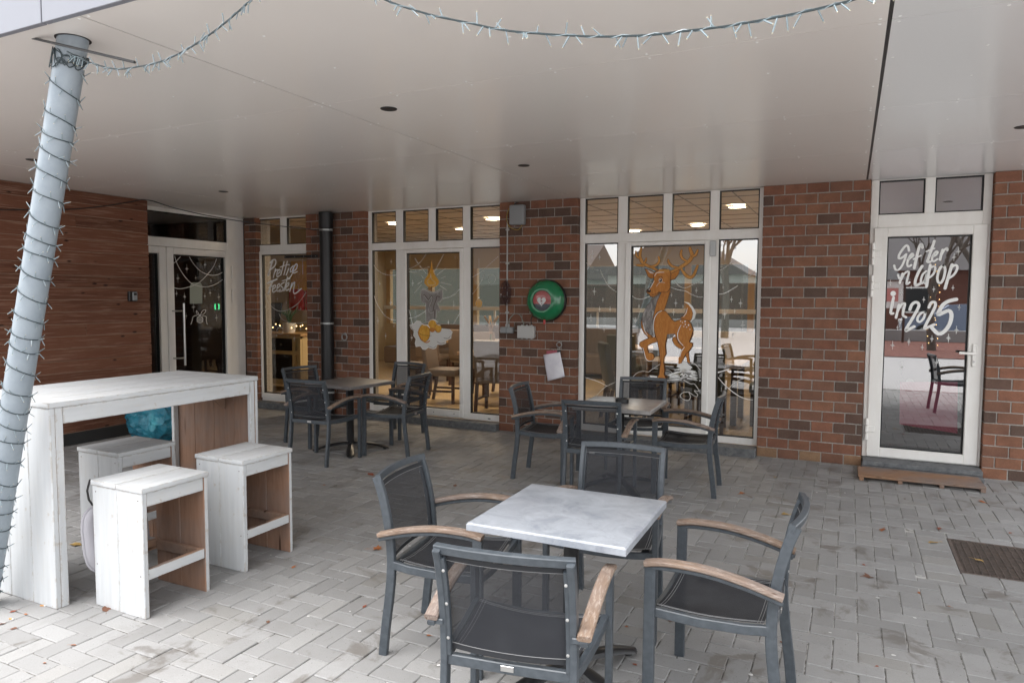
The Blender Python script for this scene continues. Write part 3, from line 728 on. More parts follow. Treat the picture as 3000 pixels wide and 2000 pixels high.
q.build('foliage', mat('plant_green', (.03, .09, .03), .6), t)
t = thing('fairy_lights', 'string of warm fairy lights on the cream sideboard', 'fairy lights', (sbx, 8.7, FZ + .95))
pts = [(-.55 + 1.2 * i / 40, .08 * math.sin(i * 1.7), .03 + .10 * abs(math.sin(i * .9)) + (.55 * (1 - i / 12) if i < 12 else 0)) for i in range(41)]
MB().tube(pts, .003, 4).build('wire', M_WIRE, t)
bm_ = None
for i, p in enumerate(pts):
    if i % 2: continue
    if bm_ is None:
        b = MB().lathe([(0, -.009), (.008, -.004), (.009, .002), (0, .011)], 8).build('bulb', M_FAIRY, t); bm_ = b.data; b.location = p
    else: link('bulb', bm_, t, p)
for i, (dx, z, c, lab) in enumerate(((.02, 1.95, M_GOLD, 'ochre shield plaque on the cream wall above the sideboard'), (-.22, 1.55, M_RED, 'red round plaque hanging left above the sideboard'), (.16, 1.55, M_RED, 'red round plaque hanging right above the sideboard'))):
    w, hgt = ((.36, .26), (.17, .2), (.17, .2))[i]
    q = MB(); q.box((-w, -.03, -hgt), (w, 0, hgt), bev=.028, seg=2); o = q.build('wall_plaque', c); o.location = (sbx + dx + .1, 9.345, z); tag(o, lab, 'plaque')
t = thing('picture_frame', 'dark framed slate board leaning on the left end of the sideboard', 'board', (sbx - .4, 8.95, FZ + .945), 0)
q = MB(); q.box((-.2, -.01, 0), (.2, .01, .5), bev=.003); b = q.build('board', M_DARKM, t); b.rotation_euler = (rad(-14), 0, 0)
# doormat behind the white door
t = thing('doormat', 'dark doormat with yellow lettering behind the white glass door', 'doormat', (.62, 7.95, .061))
MB().box((-.52, -.3, 0), (.55, .3, .012), bev=.003).build('mat', mat('coir_dark', (.02, .018, .018), .95), t)
cu = bpy.data.curves.new('lettering', 'FONT'); cu.body = 'al Hoers'; cu.size = .24; cu.align_x = 'CENTER'; cu.extrude = .001
co = bpy.data.objects.new('tmp_text', cu); COL.objects.link(co); bpy.context.view_layer.update()
me = bpy.data.meshes.new_from_object(co.evaluated_get(bpy.context.evaluated_depsgraph_get())); bpy.data.objects.remove(co)
me.materials.clear(); me.materials.append(mat('yellow_yarn', (.45, .30, .12), .9)); o = link('lettering', me, t, (0, -.1, .0145))

# ------------------------------------------------------------------ across the street (seen in the glass)
M_MULCH = mat('red_mulch', (.12, .045, .035), .95); n = NT(M_MULCH); a = n.noise(n.pos('world'), 9, 6, .75); n.color(n.ramp(a, [(.3, (.035, .015, .012)), (.5, (.16, .05, .035)), (.68, (.30, .18, .14))]))
M_HEDGE = mat('copper_hedge', (.055, .022, .018), .95); n = NT(M_HEDGE); a = n.noise(n.pos('world'), 7, 6, .75); n.color(n.ramp(a, [(.35, (.02, .009, .008)), (.6, (.08, .033, .024)), (.8, (.13, .07, .05))]))
M_BARK = mat('bark', (.11, .09, .075), .95); M_HOUSE = mat('house_brick', (.13, .055, .04), .9); M_TILE = mat('roof_tile', (.11, .10, .10), .8); M_PALE = mat('pale_render', (.42, .46, .42), .8); M_KERB = mat('kerb_white', (.27, .265, .26), .7)
q = MB(); q.poly([(-1.5, -7.2, -.012), (9, -7.2, -.012), (9, -15.5, -.012), (-1.5, -15.5, -.012)]); o = q.build('mulch_bed', M_MULCH, smooth=0); struct(o)
q = MB(); q.box((-1.5, -15.8, -.02), (10, -15.5, .42), bev=.02); o = q.build('low_wall', M_KERB); tag(o, 'low white wall behind the mulch bed, seen in the door glass', 'wall')
def tree(x, y, h, r0, seed, label, depth=6):
    R = random.Random(seed); t = thing('bare_tree', label, 'tree', (x, y, -.03)); tr = MB(); br = MB()
    def grow(m, p, d, L, r, lv):
        q = p + d * L; mid = p + d * L * .5 + Vector((R.uniform(-1, 1), R.uniform(-1, 1), 0)) * L * .06
        m.tube([p, mid, q], [r, r * .85, r * .68], 6 if lv > 1 else 4)
        if lv == 0: return
        for k in range(3):
            a = R.uniform(0, 6.28); s = R.uniform(.35, .85)
            nd = (d + Vector((math.cos(a), math.sin(a), R.uniform(-.1, .5))) * s).normalized()
            grow(br, p + d * L * R.uniform(.6, 1), nd, L * R.uniform(.6, .82), r * .52, lv - 1)
    grow(tr, Vector((0, 0, 0)), Vector((0, 0, 1)), h * .36, r0, depth)
    tr.build('trunk', M_BARK, t); br.build('crown', M_BARK, t); return t
tree(2.35, -10.5, 6.5, .13, 3, 'bare tree wound with lights in the mulch bed')
t = thing('fairy_lights', 'warm fairy lights wound round the trunk in the mulch bed', 'fairy lights', (2.35, -10.5, 0))
pts = [(.15 * math.cos(i * .55), .15 * math.sin(i * .55), .15 + i * .018) for i in range(150)]
MB().tube(pts, .006, 4).build('wire', M_WIRE, t)
for i in range(0, 150, 4): link('bulb', bm_, t, [c * 1.05 if k < 2 else c for k, c in enumerate(pts[i])], None, (1.6, 1.6, 1.6))
tree(-4.6, -14.5, 8, .16, 5, 'bare tree leftmost of those across the street')
tree(-8.0, -15.5, 8.5, .17, 8, 'bare tree in the gap left of the gabled house')
tree(-12.5, -17, 9, .18, 9, 'bare tree at the far end of the copper hedge')
tree(-6.5, -22, 10, .22, 12, 'bare tree behind the copper hedge')
tree(5.0, -20, 9, .24, 14, 'bare tree behind the parked car')
q = MB(); q.box((-30, -26.6, -.03), (-1.5, -25.4, 2.35), bev=.1, seg=2); bmesh.ops.subdivide_edges(q.bm, edges=q.bm.edges[:], cuts=5, use_grid_fill=True)
for v in q.bm.verts: v.co += Vector((rnd.uniform(-.08, .08), rnd.uniform(-.08, .08), rnd.uniform(-.1, .1)))
o = q.build('hedge', M_HEDGE); tag(o, 'long copper brown hedge across the street', 'hedge')
q = MB(); q.box((-30, -25.2, -.03), (-1.5, -25.0, .40), bev=.02); o = q.build('low_wall', M_KERB); tag(o, 'low white wall in front of the copper hedge', 'wall')
def house(x0, x1, y0, y1, hw, hr, wm, label, axis=0):
    t = thing('house', label, 'house'); MB().box((x0, y0, -.03), (x1, y1, hw)).build('wall', wm, t, 0)
    q = MB()
    if axis == 0:
        ym = (y0 + y1) / 2; e = .35
        A = [(x0 - e, y0 - e, hw), (x0 - e, y1 + e, hw), (x0 - e, ym, hr)]; B = [(x1 + e, p[1], p[2]) for p in A]
    else:
        xm = (x0 + x1) / 2; e = .35
        A = [(x0 - e, y0 - e, hw), (x1 + e, y0 - e, hw), (xm, y0 - e, hr)]; B = [(p[0], y1 + e, p[2]) for p in A]
    q.ring_loft([[Vector(p) for p in A], [Vector(p) for p in B]]); q.build('roof', M_TILE, t, 0)
    nw = int((x1 - x0) / 2.6)
    for i in range(nw):
        cx = x0 + (i + .5) * (x1 - x0) / nw
        f = MB(); f.box((cx - .6, y1 - .02, .9), (cx + .6, y1 + .05, 2.2)).build('window', M_WHITE, t, 0)
        c = t.children[-1]; MB().box((cx - .52, y1 + .051, .98), (cx + .52, y1 + .06, 2.12)).build('pane', M_DARKM, c, 0)
    return t
house(1.5, 13, -34, -25, 3.0, 6.2, M_HOUSE, 'dark brick house with a tiled roof behind the mulch bed')
house(-16, -6.5, -44, -34, 3.2, 6.4, M_PALE, 'pale rendered house with a gable behind the hedge', 1)
house(-34, -19, -46, -36, 3.0, 6, M_PALE, 'pale rendered house far left behind the hedge')
# notice board
t = thing('notice_board', 'white notice board under a small pitched roof by the mulch bed', 'notice board', (1.30, -14.6, 0))
for x in (-.5, .5): MB().box((x - .04, -.04, -.03), (x + .04, .04, 2.3), bev=.004).build('post', M_DKW, t)
MB().box((-.46, -.03, 1.25), (.46, .03, 2.25), bev=.005).build('board', M_WHITE, t)
MB().box((-.1, .031, 1.5), (.3, .036, 2.0)).build('poster', mat('poster_pink', (.55, .22, .2), .6), t)
q = MB(); q.ring_loft([[Vector((-.7, y, 2.3)), Vector((.7, y, 2.3)), Vector((0, y, 2.72))] for y in (-.2, .2)]); q.build('roof', M_GREY, t, 0)
# parked car
t = thing('parked_car', 'grey blue hatchback parked behind the low white wall', 'car', (3.9, -17.6, -.03))
prof = [(-2.0, .35), (-2.05, .62), (-1.95, .85), (-1.1, .95), (-.45, 1.40), (.9, 1.46), (1.65, 1.02), (1.98, .95), (2.05, .6), (2.0, .35)]
q = MB(); rings = []
for y, s in ((-.85, .93), (-.8, 1), (.8, 1), (.85, .93)): rings.append([Vector((x * (s if z > .9 else 1), y * (.86 if z > 1.2 else 1), z)) for x, z in prof])
q.ring_loft(rings); M_CARP = mat('car_paint', (.16, .19, .26), .25, .5); q.build('body', M_CARP, t, 25)
q = MB(); q.poly([(-.95, .83, 1.0), (1.4, .83, 1.0), (.82, .72, 1.38), (-.45, .72, 1.34)]); q.build('side_window', M_DARKM, t, 0)
for x in (-1.25, 1.25):
    for y in (-.78, .78):
        w_ = MB().lathe([(.2, -.1), (.31, -.1), (.32, -.05), (.32, .05), (.31, .1), (.2, .1)], 20, frame((x, y, .32), (1, 0, 0), z=(0, 1, 0)), cap=True).build('wheel', M_RUBBER, t)
        MB().lathe([(.0, .105), (.19, .102), (.2, .09)], 12, frame((x, y, .32), (1, 0, 0), z=(0, 1 if y > 0 else -1, 0))).build('rim', M_SIL, w_)
for s in (-.6, .6): MB().box((-2.07, s - .14, .66), (-1.96, s + .14, .8), bev=.02).build('headlight', M_WHITE, t)

# ================================================================== FURNITURE
# ------------------------------------------------------------------ terrace chair (front = +y)
def spline(pts, n):
    """Catmull-Rom through 3-D points"""
    P = [Vector(p) for p in pts]; out = []
    for i in range(len(P) - 1):
        a, b, c, d = P[max(i - 1, 0)], P[i], P[i + 1], P[min(i + 2, len(P) - 1)]
        for k in range(n):
            t = k / n
            out.append(.5 * ((2 * b) + (c - a) * t + (2 * a - 5 * b + 4 * c - d) * t * t + (3 * b - a - 3 * c + d) * t ** 3))
    out.append(P[-1]); return out
PROF = spline([(-.236, 0), (-.222, .13), (-.202, .28), (-.192, .40), (-.197, .52), (-.213, .63), (-.240, .74), (-.262, .80)] and
              [(0, -.236, 0), (0, -.222, .13), (0, -.202, .28), (0, -.192, .40), (0, -.197, .52), (0, -.213, .63), (0, -.240, .74), (0, -.264, .805)], 4)
def prof_y(z):
    for a, b in zip(PROF, PROF[1:]):
        if a.z <= z <= b.z: return a.y + (b.y - a.y) * (z - a.z) / (b.z - a.z)
    return PROF[-1].y
def make_chair():
    t = thing('terrace_chair', 'chair', 'chair')
    for s in (-1, 1):
        MB().sweep([(s * .216, p.y, p.z) for p in PROF if p.z <= .405] , (1, 0, 0), .024, .040).build('leg', M_ANTH, t)
        l = MB().sweep([(s * .264, .237, 0), (s * .264, .237, .30), (s * .264, .235, .588)], (1, 0, 0), .025, .042)
        l.build('leg', M_ANTH, t)
        ar = spline([(s * .264, .256, .592), (s * .264, .18, .606), (s * .262, .04, .606), (s * .258, -.10, .584), (s * .252, -.232, .548)], 5)
        f = MB().sweep([(p.x, p.y, p.z - .008) for p in ar], (1, 0, 0), .026, .016)
        f.box((min(s * .212, s * .252), -.226, .535), (max(s * .212, s * .252), -.190, .555), bev=.003)
        a = f.build('armrest', M_ANTH, t)
        MB().sweep([(p.x, p.y, p.z + .0115) for p in ar], (1, 0, 0), .046, .021, .006).build('wood_cap', M_TEAK, a)
    # back frame: both posts and the bowed top rail
    q = MB()
    for s in (-1, 1): q.sweep([(s * .216, p.y, p.z) for p in PROF if p.z >= .40], (1, 0, 0), .024, .038)
    yt, zt = PROF[-1].y, PROF[-1].z
    q.sweep([(x * .228, yt + .014 - .030 * (1 - x * x), zt - .004 + .004 * (1 - x * x)) for x in [i / 8 for i in range(-8, 9)]], (0, -.18, .98), .030, .024)
    q.build('back_frame', M_ANTH, t)
    q = MB()
    for s in (-1, 1):
        q.sweep([(s * .250, .22, .418), (s * .240, .06, .408), (s * .226, -.10, .410), (s * .216, -.185, .418)], (1, 0, 0), .024, .036)
        q.box((s * .2 - .02, .10, .383), (s * .2 + .02, .15, .391), bev=.002)
    q.sweep([(-.228, -.19, .412), (0, -.192, .410), (.228, -.19, .412)], (0, 1, 0), .024, .036)
    q.sweep([(x * .252, .232, .412 - .018 * (1 - x * x)) for x in [i / 6 for i in range(-6, 7)]], (0, 1, 0), .022, .030)
    sf_ = q.build('seat_frame', M_ANTH, t)
    MB().box((-.022, -.2075, .403), (.022, -.2043, .422), bev=.001).build('maker_badge', M_SIL, sf_)
    # slings
    def sheet(fn, nu, nv):
        q = MB(); R = [[q.bm.verts.new(fn(i / nu, j / nv)) for j in range(nv + 1)] for i in range(nu + 1)]
        for i in range(nu):
            for j in range(nv): q.bm.faces.new((R[i][j], R[i + 1][j], R[i + 1][j + 1], R[i][j + 1]))
        return q
    def seat_pt(u, v):
        y = -.165 + .385 * v; w = .206 + .030 * v
        return Vector(((2 * u - 1) * w, y, .436 - .016 * (1 - (2 * u - 1) ** 2) - .012 * math.sin(v * math.pi) - .010 * v * (1 - (2 * u - 1) ** 2)))
    st = sheet(seat_pt, 10, 10).build('seat', M_SLING, t, 60)
    q = MB()
    for v in (.03, .055, .945, .97): q.tube([seat_pt(u / 10, v) + Vector((0, 0, .0012)) for u in range(11)], .0009, 4)
    for u in (.03, .055, .945, .97): q.tube([seat_pt(u, v / 10) + Vector((0, 0, .0012)) for v in range(11)], .0009, 4)
    q.build('stitching', M_THREAD, st)['kind'] = 'stuff'
    def back_pt(u, v):
        z = .446 + .334 * v
        return Vector(((2 * u - 1) * .196, prof_y(z) + .006 - .022 * (1 - (2 * u - 1) ** 2), z))
    bk = sheet(back_pt, 10, 8).build('backrest', M_SLINGB, t, 60)
    for v0, v1 in ((0, .055), (.955, 1)):
        q = MB()
        for off in (.0014, -.0014):
            for u in range(10):
                q.poly([p + Vector((0, off, 0)) for p in (back_pt(u / 10, v0), back_pt((u + 1) / 10, v0), back_pt((u + 1) / 10, v1), back_pt(u / 10, v1))])
        q.build('hem', M_STITCH, bk)
    q = MB()
    for v in (.06, .945): q.tube([back_pt(u / 10, v) + Vector((0, -.0022, 0)) for u in range(11)], .0009, 4)
    for v in (.06, .945): q.tube([back_pt(u / 10, v) + Vector((0, .0022, 0)) for u in range(11)], .0009, 4)
    q.build('stitching', M_THREAD, bk)['kind'] = 'stuff'
    rv = MB().lathe([(.0055, 0), (.0055, .002), (.002, .0035)], 8, cap=True).build('rivet', M_SIL, bk); first = True
    for s in (-1, 1):
        MB().sweep([(s * .199, prof_y(z) - .006, z) for z in (.43, .5, .56, .62, .68, .74, .775)], (1, 0, 0), .014, .018, .002).build('side_strip', M_ANTH, bk)
        for z in (.49, .61, .73):
            o = rv if first else link('rivet', rv.data, bk); first = False
            o.location = (s * .199, prof_y(z) - .0165, z); o.rotation_euler = (rad(90), 0, 0)
    return t
CH = make_chair()
used = [False]
def chair(x, y, fx, fy, label):
    o = CH if not used[0] else copy_tree(CH)
    used[0] = True
    o.location = (x, y, 0); o.rotation_euler = (0, 0, math.atan2(-fx, fy)); o['label'] = label; o['group'] = 'black mesh terrace chairs'
    return o
G = 'dark grey armchair '
chair(-1.627, 2.711, .991, .132, G + 'left of the pale marbled table, facing right across it')
chair(-.985, 2.133, -.168, .986, G + 'nearest the camera, its back to us before the marbled table')
chair(-1.051, 3.314, .078, -.997, G + 'facing us from behind the pale marbled table')
chair(-.405, 2.785, -1, .01, G + 'right of the pale marbled table, seen from its side')
chair(-2.422, 5.687, .994, .104, G + 'left of the table with the ashtray, by the hanging paper')
chair(-1.775, 5.215, -.13, .991, G + 'with its back to us before the table with the ashtray')
chair(-1.775, 6.42, .12, -.993, G + 'behind the table with the ashtray, by the reindeer door')
chair(-1.18, 5.825, -.998, -.065, G + 'right of the table with the ashtray, pale worn top rail')
chair(-5.243, 5.85, .987, -.157, G + 'far left at the slate table, below the lettered window')
chair(-4.594, 5.232, -.07, .998, G + 'with its back to us before the slate table')
chair(-4.72, 6.62, -.10, -.995, G + 'behind the slate table, in front of the candle window')
chair(-4.15, 5.862, -.996, -.09, G + 'right of the slate table, by the candle window door')
chair(1.33, 3.35, .99, -.1, G + 'alone at the right, seen only in the door glass')

# ------------------------------------------------------------------ pedestal tables
def table(x, y, rz, mtl, label, foot):
    t = thing('terrace_table', label, 'table', (x, y, 0), rz, 'square pedestal tables')
    h = .321; q = MB()
    def sq(s, z): return [Vector((a * s, b * s, z)) for a, b in ((-1, -1), (1, -1), (1, 1), (-1, 1))]
    q.ring_loft([sq(h - .010, .684), sq(h, .688), sq(h, .712), sq(h - .006, .7185), sq(h - .014, .72)])
    q.build('tabletop', mtl, t, 20)
    MB().lathe([(.032, .05), (.032, .675), (.034, .68)], 20, cap=True).build('column', M_DARKM, t)
    MB().box((-.14, -.14, .676), (.14, .14, .6835), bev=.002).build('top_plate', M_DARKM, t)
    for k in range(4):
        a = foot - rz + k * math.pi / 2; d = Vector((math.cos(a), math.sin(a), 0)); s = Vector((-d.y, d.x, 0))
        pts = spline([d * .02 + Vector((0, 0, .075)), d * .12 + Vector((0, 0, .074)), d * .24 + Vector((0, 0, .056)), d * .33 + Vector((0, 0, .030)), d * .385 + Vector((0, 0, .014))], 4)
        q = MB(); rings = []
        for i, p in enumerate(pts):
            f = i / (len(pts) - 1); w = .026 + .016 * math.sin(f * math.pi * .9); hh = .018 * (1 - .45 * f)
            w *= 1 if f < .93 else .6
            rings.append([p + s * (w * cx) + Vector((0, 0, hh * cz)) for cx, cz in ((1, -.6), (.75, .45), (.3, .95), (-.3, .95), (-.75, .45), (-1, -.6))])
        q.ring_loft(rings); f_ = q.build('foot', M_DARKM, t)
        MB().lathe([(.017, 0), (.017, .012), (.008, .02)], 12, Matrix.Translation(d * .345), cap=True).build('glide', M_RUBBER, f_)
    return t
table(-1.009, 2.649, rad(.8), M_TOPA, 'square pale marbled table in the foreground', rad(62))
table(-1.705, 5.60, rad(2.5), M_TOPB, 'square grey table with a black ashtray before the reindeer window', rad(40))
table(-4.63, 5.70, rad(-7), M_TOPC, 'square dark slate table before the candle window', rad(38))
a = on((1400 + 1242 / 2.94, 1000 + 522 / 2.94), 2, .725)
o = MB().lathe([(.052, 0), (.056, .004), (.056, .034), (.050, .037), (.046, .034), (.044, .010), (0, .008)], 28).build('ashtray', M_BLACK)
o.location = (a.x, a.y, .7202); tag(o, 'round black ashtray on the grey table', 'ashtray')

# ------------------------------------------------------------------ white bar table and stools (planks as parts)
def two_face(m, a, b, inner, bev=.003):
    """plank whose face towards 'inner' is bare wood"""
    m.box(a, b, bev=bev)
    m.bm.faces.ensure_lookup_table()
    v = Vector(inner)
    bmesh.ops.recalc_face_normals(m.bm, faces=m.bm.faces[:])
    for f in m.bm.faces:
        if f.normal.dot(v) > .5: f.material_index = 1
    return m
def part_at(m, name, mats, parent, loc):
    o = m.build(name, mats, parent); o.location = loc; return o
def jit(s=.002): return rnd.uniform(-s, s)

bt_ = thing('bar_table', 'high white planked bar table with bare wood insides behind the pole', 'table', (-3.975, 2.085, 0))
BX, BY, BH = .39, 1.36, 1.06
n_ = 4; w_ = 2 * BX / n_
for i in range(n_):         # top planks run along y
    m = MB(); m.box((-w_ / 2 + .0004, -BY / 2 - .004, -.028), (w_ / 2 - .0004, BY / 2 + .004, 0), bev=.004, seg=2)
    part_at(m, 'plank', M_WHT_Y, bt_, (-BX + w_ * (i + .5), BY / 2, BH + jit(.0012)))
for side, y0 in ((1, 0.0), (-1, BY - .028)):
    nn = 4; ws = (2 * BX - .004) / nn
    for i in range(nn):
        m = two_face(MB(), (-ws / 2 + .0001, 0, 0), (ws / 2 - .0001, .028, BH - .030), (0, side, 0))
        part_at(m, 'plank', [M_WHT_Z, M_RAW_Z], bt_, (-BX + .002 + ws * (i + .5), y0 + jit(.0008), 0))
    for sx in (-1, 1):      # edge posts behind the end panels
        m = MB().box((-.014, 0, 0), (.014, .038, BH - .030), bev=.003)
        part_at(m, 'corner_post', M_WHT_Z, bt_, (sx * (BX - .016), .0285 if side > 0 else BY - .0665, 0))
for sx in (-1, 1):
    m = two_face(MB(), (-.014, -BY / 2 + .068, -.085), (.014, BY / 2 - .068, 0), (-sx, 0, 0))
    part_at(m, 'apron', [M_WHT_Y, M_RAW_Y], bt_, (sx * (BX - .016), BY / 2, BH - .0295))
m = MB(); m.ring_loft([[Vector((x, -.001, -.03)), Vector((x, -.26, -.03)), Vector((x, -.001, -.24))] for x in (-.014, .014)])
part_at(m, 'brace', M_RAW_Y, bt_, (.10, BY - .029, BH))

def make_stool():
    t = thing('bar_stool', 'stool', 'stool')
    W_, D_, H_ = .385, .385, .657
    for i in range(2):
        m = MB(); w = (W_ + .012) / 2; m.box((-w / 2 + .0008, -D_ / 2 - .005, -.026), (w / 2 - .0008, D_ / 2 + .005, 0), bev=.005, seg=2)
        part_at(m, 'seat_plank', M_WHT_Y, t, ((i - .5) * w, 0, H_ + jit(.001)))
    for side, y0 in ((1, -D_ / 2), (-1, D_ / 2 - .026)):
        for i in range(2):
            w = W_ / 2; m = two_face(MB(), (-w / 2 + .0001, 0, 0), (w / 2 - .0001, .026, H_ - .027), (0, side, 0))
            part_at(m, 'side_plank', [M_WHT_Z, M_RAW_Z], t, ((i - .5) * w, y0 + jit(.0008), 0))
    for sx in (-1, 1):
        m = two_face(MB(), (-.012, -D_ / 2 + .027, -.07), (.012, D_ / 2 - .027, 0), (-sx, 0, 0)); part_at(m, 'apron', [M_WHT_Y, M_RAW_Y], t, (sx * (W_ / 2 - .014), 0, H_ - .0275))
        m = MB(); m.box((-.012, -D_ / 2 + .027, -.055), (.012, D_ / 2 - .027, 0), bev=.003)
        bmesh.ops.recalc_face_normals(m.bm, faces=m.bm.faces[:])
        for f in m.bm.faces:
            if f.normal.z > .7 or f.normal.x * -sx > .7: f.material_index = 1
        part_at(m, 'foot_bar', [M_WHT_Y, M_RAW_Y], t, (sx * (W_ / 2 - .014), 0, .245))
    m = MB().box((-W_ / 2 + .028, -.012, -.055), (W_ / 2 - .028, .012, 0), bev=.003); part_at(m, 'foot_bar', M_RAW_Y, t, (0, D_ / 2 - .040, .245))
    q = MB()
    for sx in (-.165, .165):
        for z in (H_ - .06, .22): q.lathe([(.0035, 0), (.0035, .0006)], 7, frame((sx + jit(.008), -D_ / 2 - .0012, z + jit(.008)), (1, 0, 0), z=(0, -1, 0)), cap=True)
    for sy in (-.17, .17):
        for z in (H_ - .05, .22): q.lathe([(.0035, 0), (.0035, .0006)], 7, frame((W_ / 2 - .0018, sy + jit(.006), z), (0, 1, 0), z=(1, 0, 0)), cap=True)
    q.build('nail', M_NAIL, t)['kind'] = 'stuff'
    return t
M_NAIL = mat('nail_rust', (.10, .06, .045), .6)
S0 = make_stool(); S0['group'] = 'white plank bar stools'
S0.location = (-3.275, 2.405, 0); S0['label'] = 'white plank bar stool nearest us, chipped lower edge'
s2 = copy_tree(S0); s2.location = (-3.295, 3.052, 0); s2['label'] = 'white plank bar stool at the open end beside the far leg of the bar table'
s3 = copy_tree(S0); s3.location = (-4.105, 2.855, 0); s3['label'] = 'white plank bar stool pushed in behind the bar table, before the blue bag'
# grey seat cushion leaning on the near stool
q = MB(); N = 22; rings = []
def rr(k, s):
    a = 2 * math.pi * k / N; e = .55
    return s * math.copysign(abs(math.cos(a)) ** e, math.cos(a)), s * math.copysign(abs(math.sin(a)) ** e, math.sin(a))
for z, s in ((-.022, .10), (-.022, .155), (-.012, .175), (0, .18), (.012, .175), (.020, .155), (.024, .10), (.020, .06), (.022, .02)):
    rings.append([Vector((*rr(k, s), z + .003 * math.sin(k * 1.9))) for k in range(N)])
q.ring_loft(rings); cu_ = thing('seat_cushion', 'grey piped seat cushion standing against the near white stool', 'cushion', (-3.500, 2.358, .33))
cu_.rotation_euler = (0, rad(82), 0); q.build('pad', M_CUSH, cu_, 60)
q = MB(); q.tube([Vector((*rr(k, .181), 0)) for k in range(N)], .006, 6, closed=True); q.build('piping', M_CUSH, cu_)
q = MB(); q.tube([(-.16, -.1, 0), (-.21, -.125, .0), (-.26, -.135, .012), (-.295, -.11, -.004), (-.31, -.10, -.01)], .0055, 5); q.build('tie', M_BLACK, cu_)

# blue rubbish bag
q = MB(); bmesh.ops.create_icosphere(q.bm, subdivisions=5, radius=1)
from mathutils import noise as mn
for v in q.bm.verts:
    c = v.co.copy(); r_ = 1 + .16 * mn.noise(c * 1.7 + Vector((3, 1, 2))) - .16 * abs(mn.noise(c * 3.1)) - .13 * abs(mn.noise(c * 4.5 + Vector((5, 0, 0)))) - .03 * abs(mn.noise(c * 13))
    z = c.z * r_; v.co = Vector((c.x * r_ * .30, c.y * r_ * .27, z * (.30 if z > 0 else .26) + .25))
    if v.co.z < .01: v.co.z = .01 + .0 * rnd.random()
    if v.co.z > .47: v.co.x *= .8; v.co.y *= .8
M_BAG = mat('blue_film', (.004, .05, .085), .22, spec=.6); n = NT(M_BAG)
a = n.noise(n.pos('obj'), 2.6, 2, .4, .8); n.color(n.ramp(a, [(.38, (.016, .14, .21)), (.56, (.03, .23, .31)), (.68, (.10, .46, .52))])); b2 = n.noise(n.pos('obj'), 12, 5, .6, 2); n.bump(b2, .7, .03)
o = q.build('rubbish_bag', M_BAG, smooth=40); o.location = (-6.72, 4.98, 0); tag(o, 'crumpled blue plastic rubbish bag on the paving by the plank wall', 'rubbish bag')

# ------------------------------------------------------------------ leaning pole with lights
PT, PB = Vector((-3.08, 1.95, ZS)), Vector((-3.977, 1.95, 0))
t = thing('steel_pole', 'leaning pale grey round pole holding up the soffit', 'pole')
q = MB(); ax = (PT - PB).normalized()
M_ = frame(PB, Vector((0, 1, 0)).cross(ax), z=ax); L_ = (PT - PB).length
q.lathe([(.060, -.03), (.060, L_ + .03)], 40, M_, cap=True); q.build('shaft', M_POLE, t)
q = MB(); q.lathe([(.0605, 0), (.070, 0), (.070, .002), (.0605, .002)], 40, Matrix.Translation(PT - Vector((0, 0, .002)))); q.build('collar', M_BLACK, t)  # black ring added in place of the dark gap round the pole
BULB = None
def bulb_mesh():
    global BULB
    if BULB: return BULB
    q = MB(); q.lathe([(.0024, 0), (.0036, .004), (.0036, .014), (.0033, .032), (.0026, .037)], 6, cap=True); q.lathe([(.0026, .0371), (.002, .041)], 6, cap=True, mi=1)
    b = q.build('bulb', [M_BULB, M_TIP]); BULB = b.data; bpy.data.objects.remove(b); return BULB
def add_bulb(parent, p, d, sc=1):
    d = d.normalized(); x = d.orthogonal()
    o = link('bulb', bulb_mesh(), parent); o.matrix_world = frame(p, x, z=d) @ Matrix.Diagonal((sc * .7, sc * .7, sc, 1))
sl_ = thing('string_lights', 'string of small clear lights wound round the leaning pole', 'string lights')
path = []; turns = []; z = L_ - .135; a = 0.4
while z > .02:
    path.append(M_ @ Vector((.0625 * math.cos(a), .0625 * math.sin(a), z + .004 * math.sin(a * 1.7) + .006 * math.sin(a * .37)))); turns.append(a); a += .26; z -= .26 / 6.283 * (.094 + .022 * math.sin(a * .21))
MB().tube(path, .0024, 5).build('wire', M_WIRE, sl_)
for i in range(0, len(path) - 1, 2):
    c = M_ @ Vector((0, 0, (path[i] - PB).dot(ax))); out = (path[i] - c).normalized(); tan = (path[i + 1] - path[i]).normalized()
    s = 1 if (i // 2) % 2 else -1
    add_bulb(sl_, path[i], out * rnd.uniform(.15, 1.0) + ax * s * rnd.uniform(.4, 1.1) + tan * rnd.uniform(-.5, .5), rnd.uniform(.75, .9))
# tangle and dark rod tied at the top
tt = thing('string_lights', 'bundled dark end of the light string tied near the pole top', 'string lights')
q = MB()
for k in range(7):
    pts = []
    for i in range(9):
        an = -2.6 + i * .33 + k * .2; pts.append(M_ @ Vector(((.0625 + .010 * rnd.random()) * math.cos(an), (.0625 + .010 * rnd.random()) * math.sin(an), L_ - .055 - .10 * rnd.random() * (1 - i / 12))))
    q.tube(spline(pts, 3), .0024, 5)
q.build('wire', M_WIRE, tt)
p0, p1 = on((64, 105), 1, 1.872), on((395, 183), 1, 1.872)
o = MB().tube([p0, p1], .0055, 8).build('metal_rod', M_BLACK); tag(o, 'thin dark rod tied across the top of the pole', 'rod')

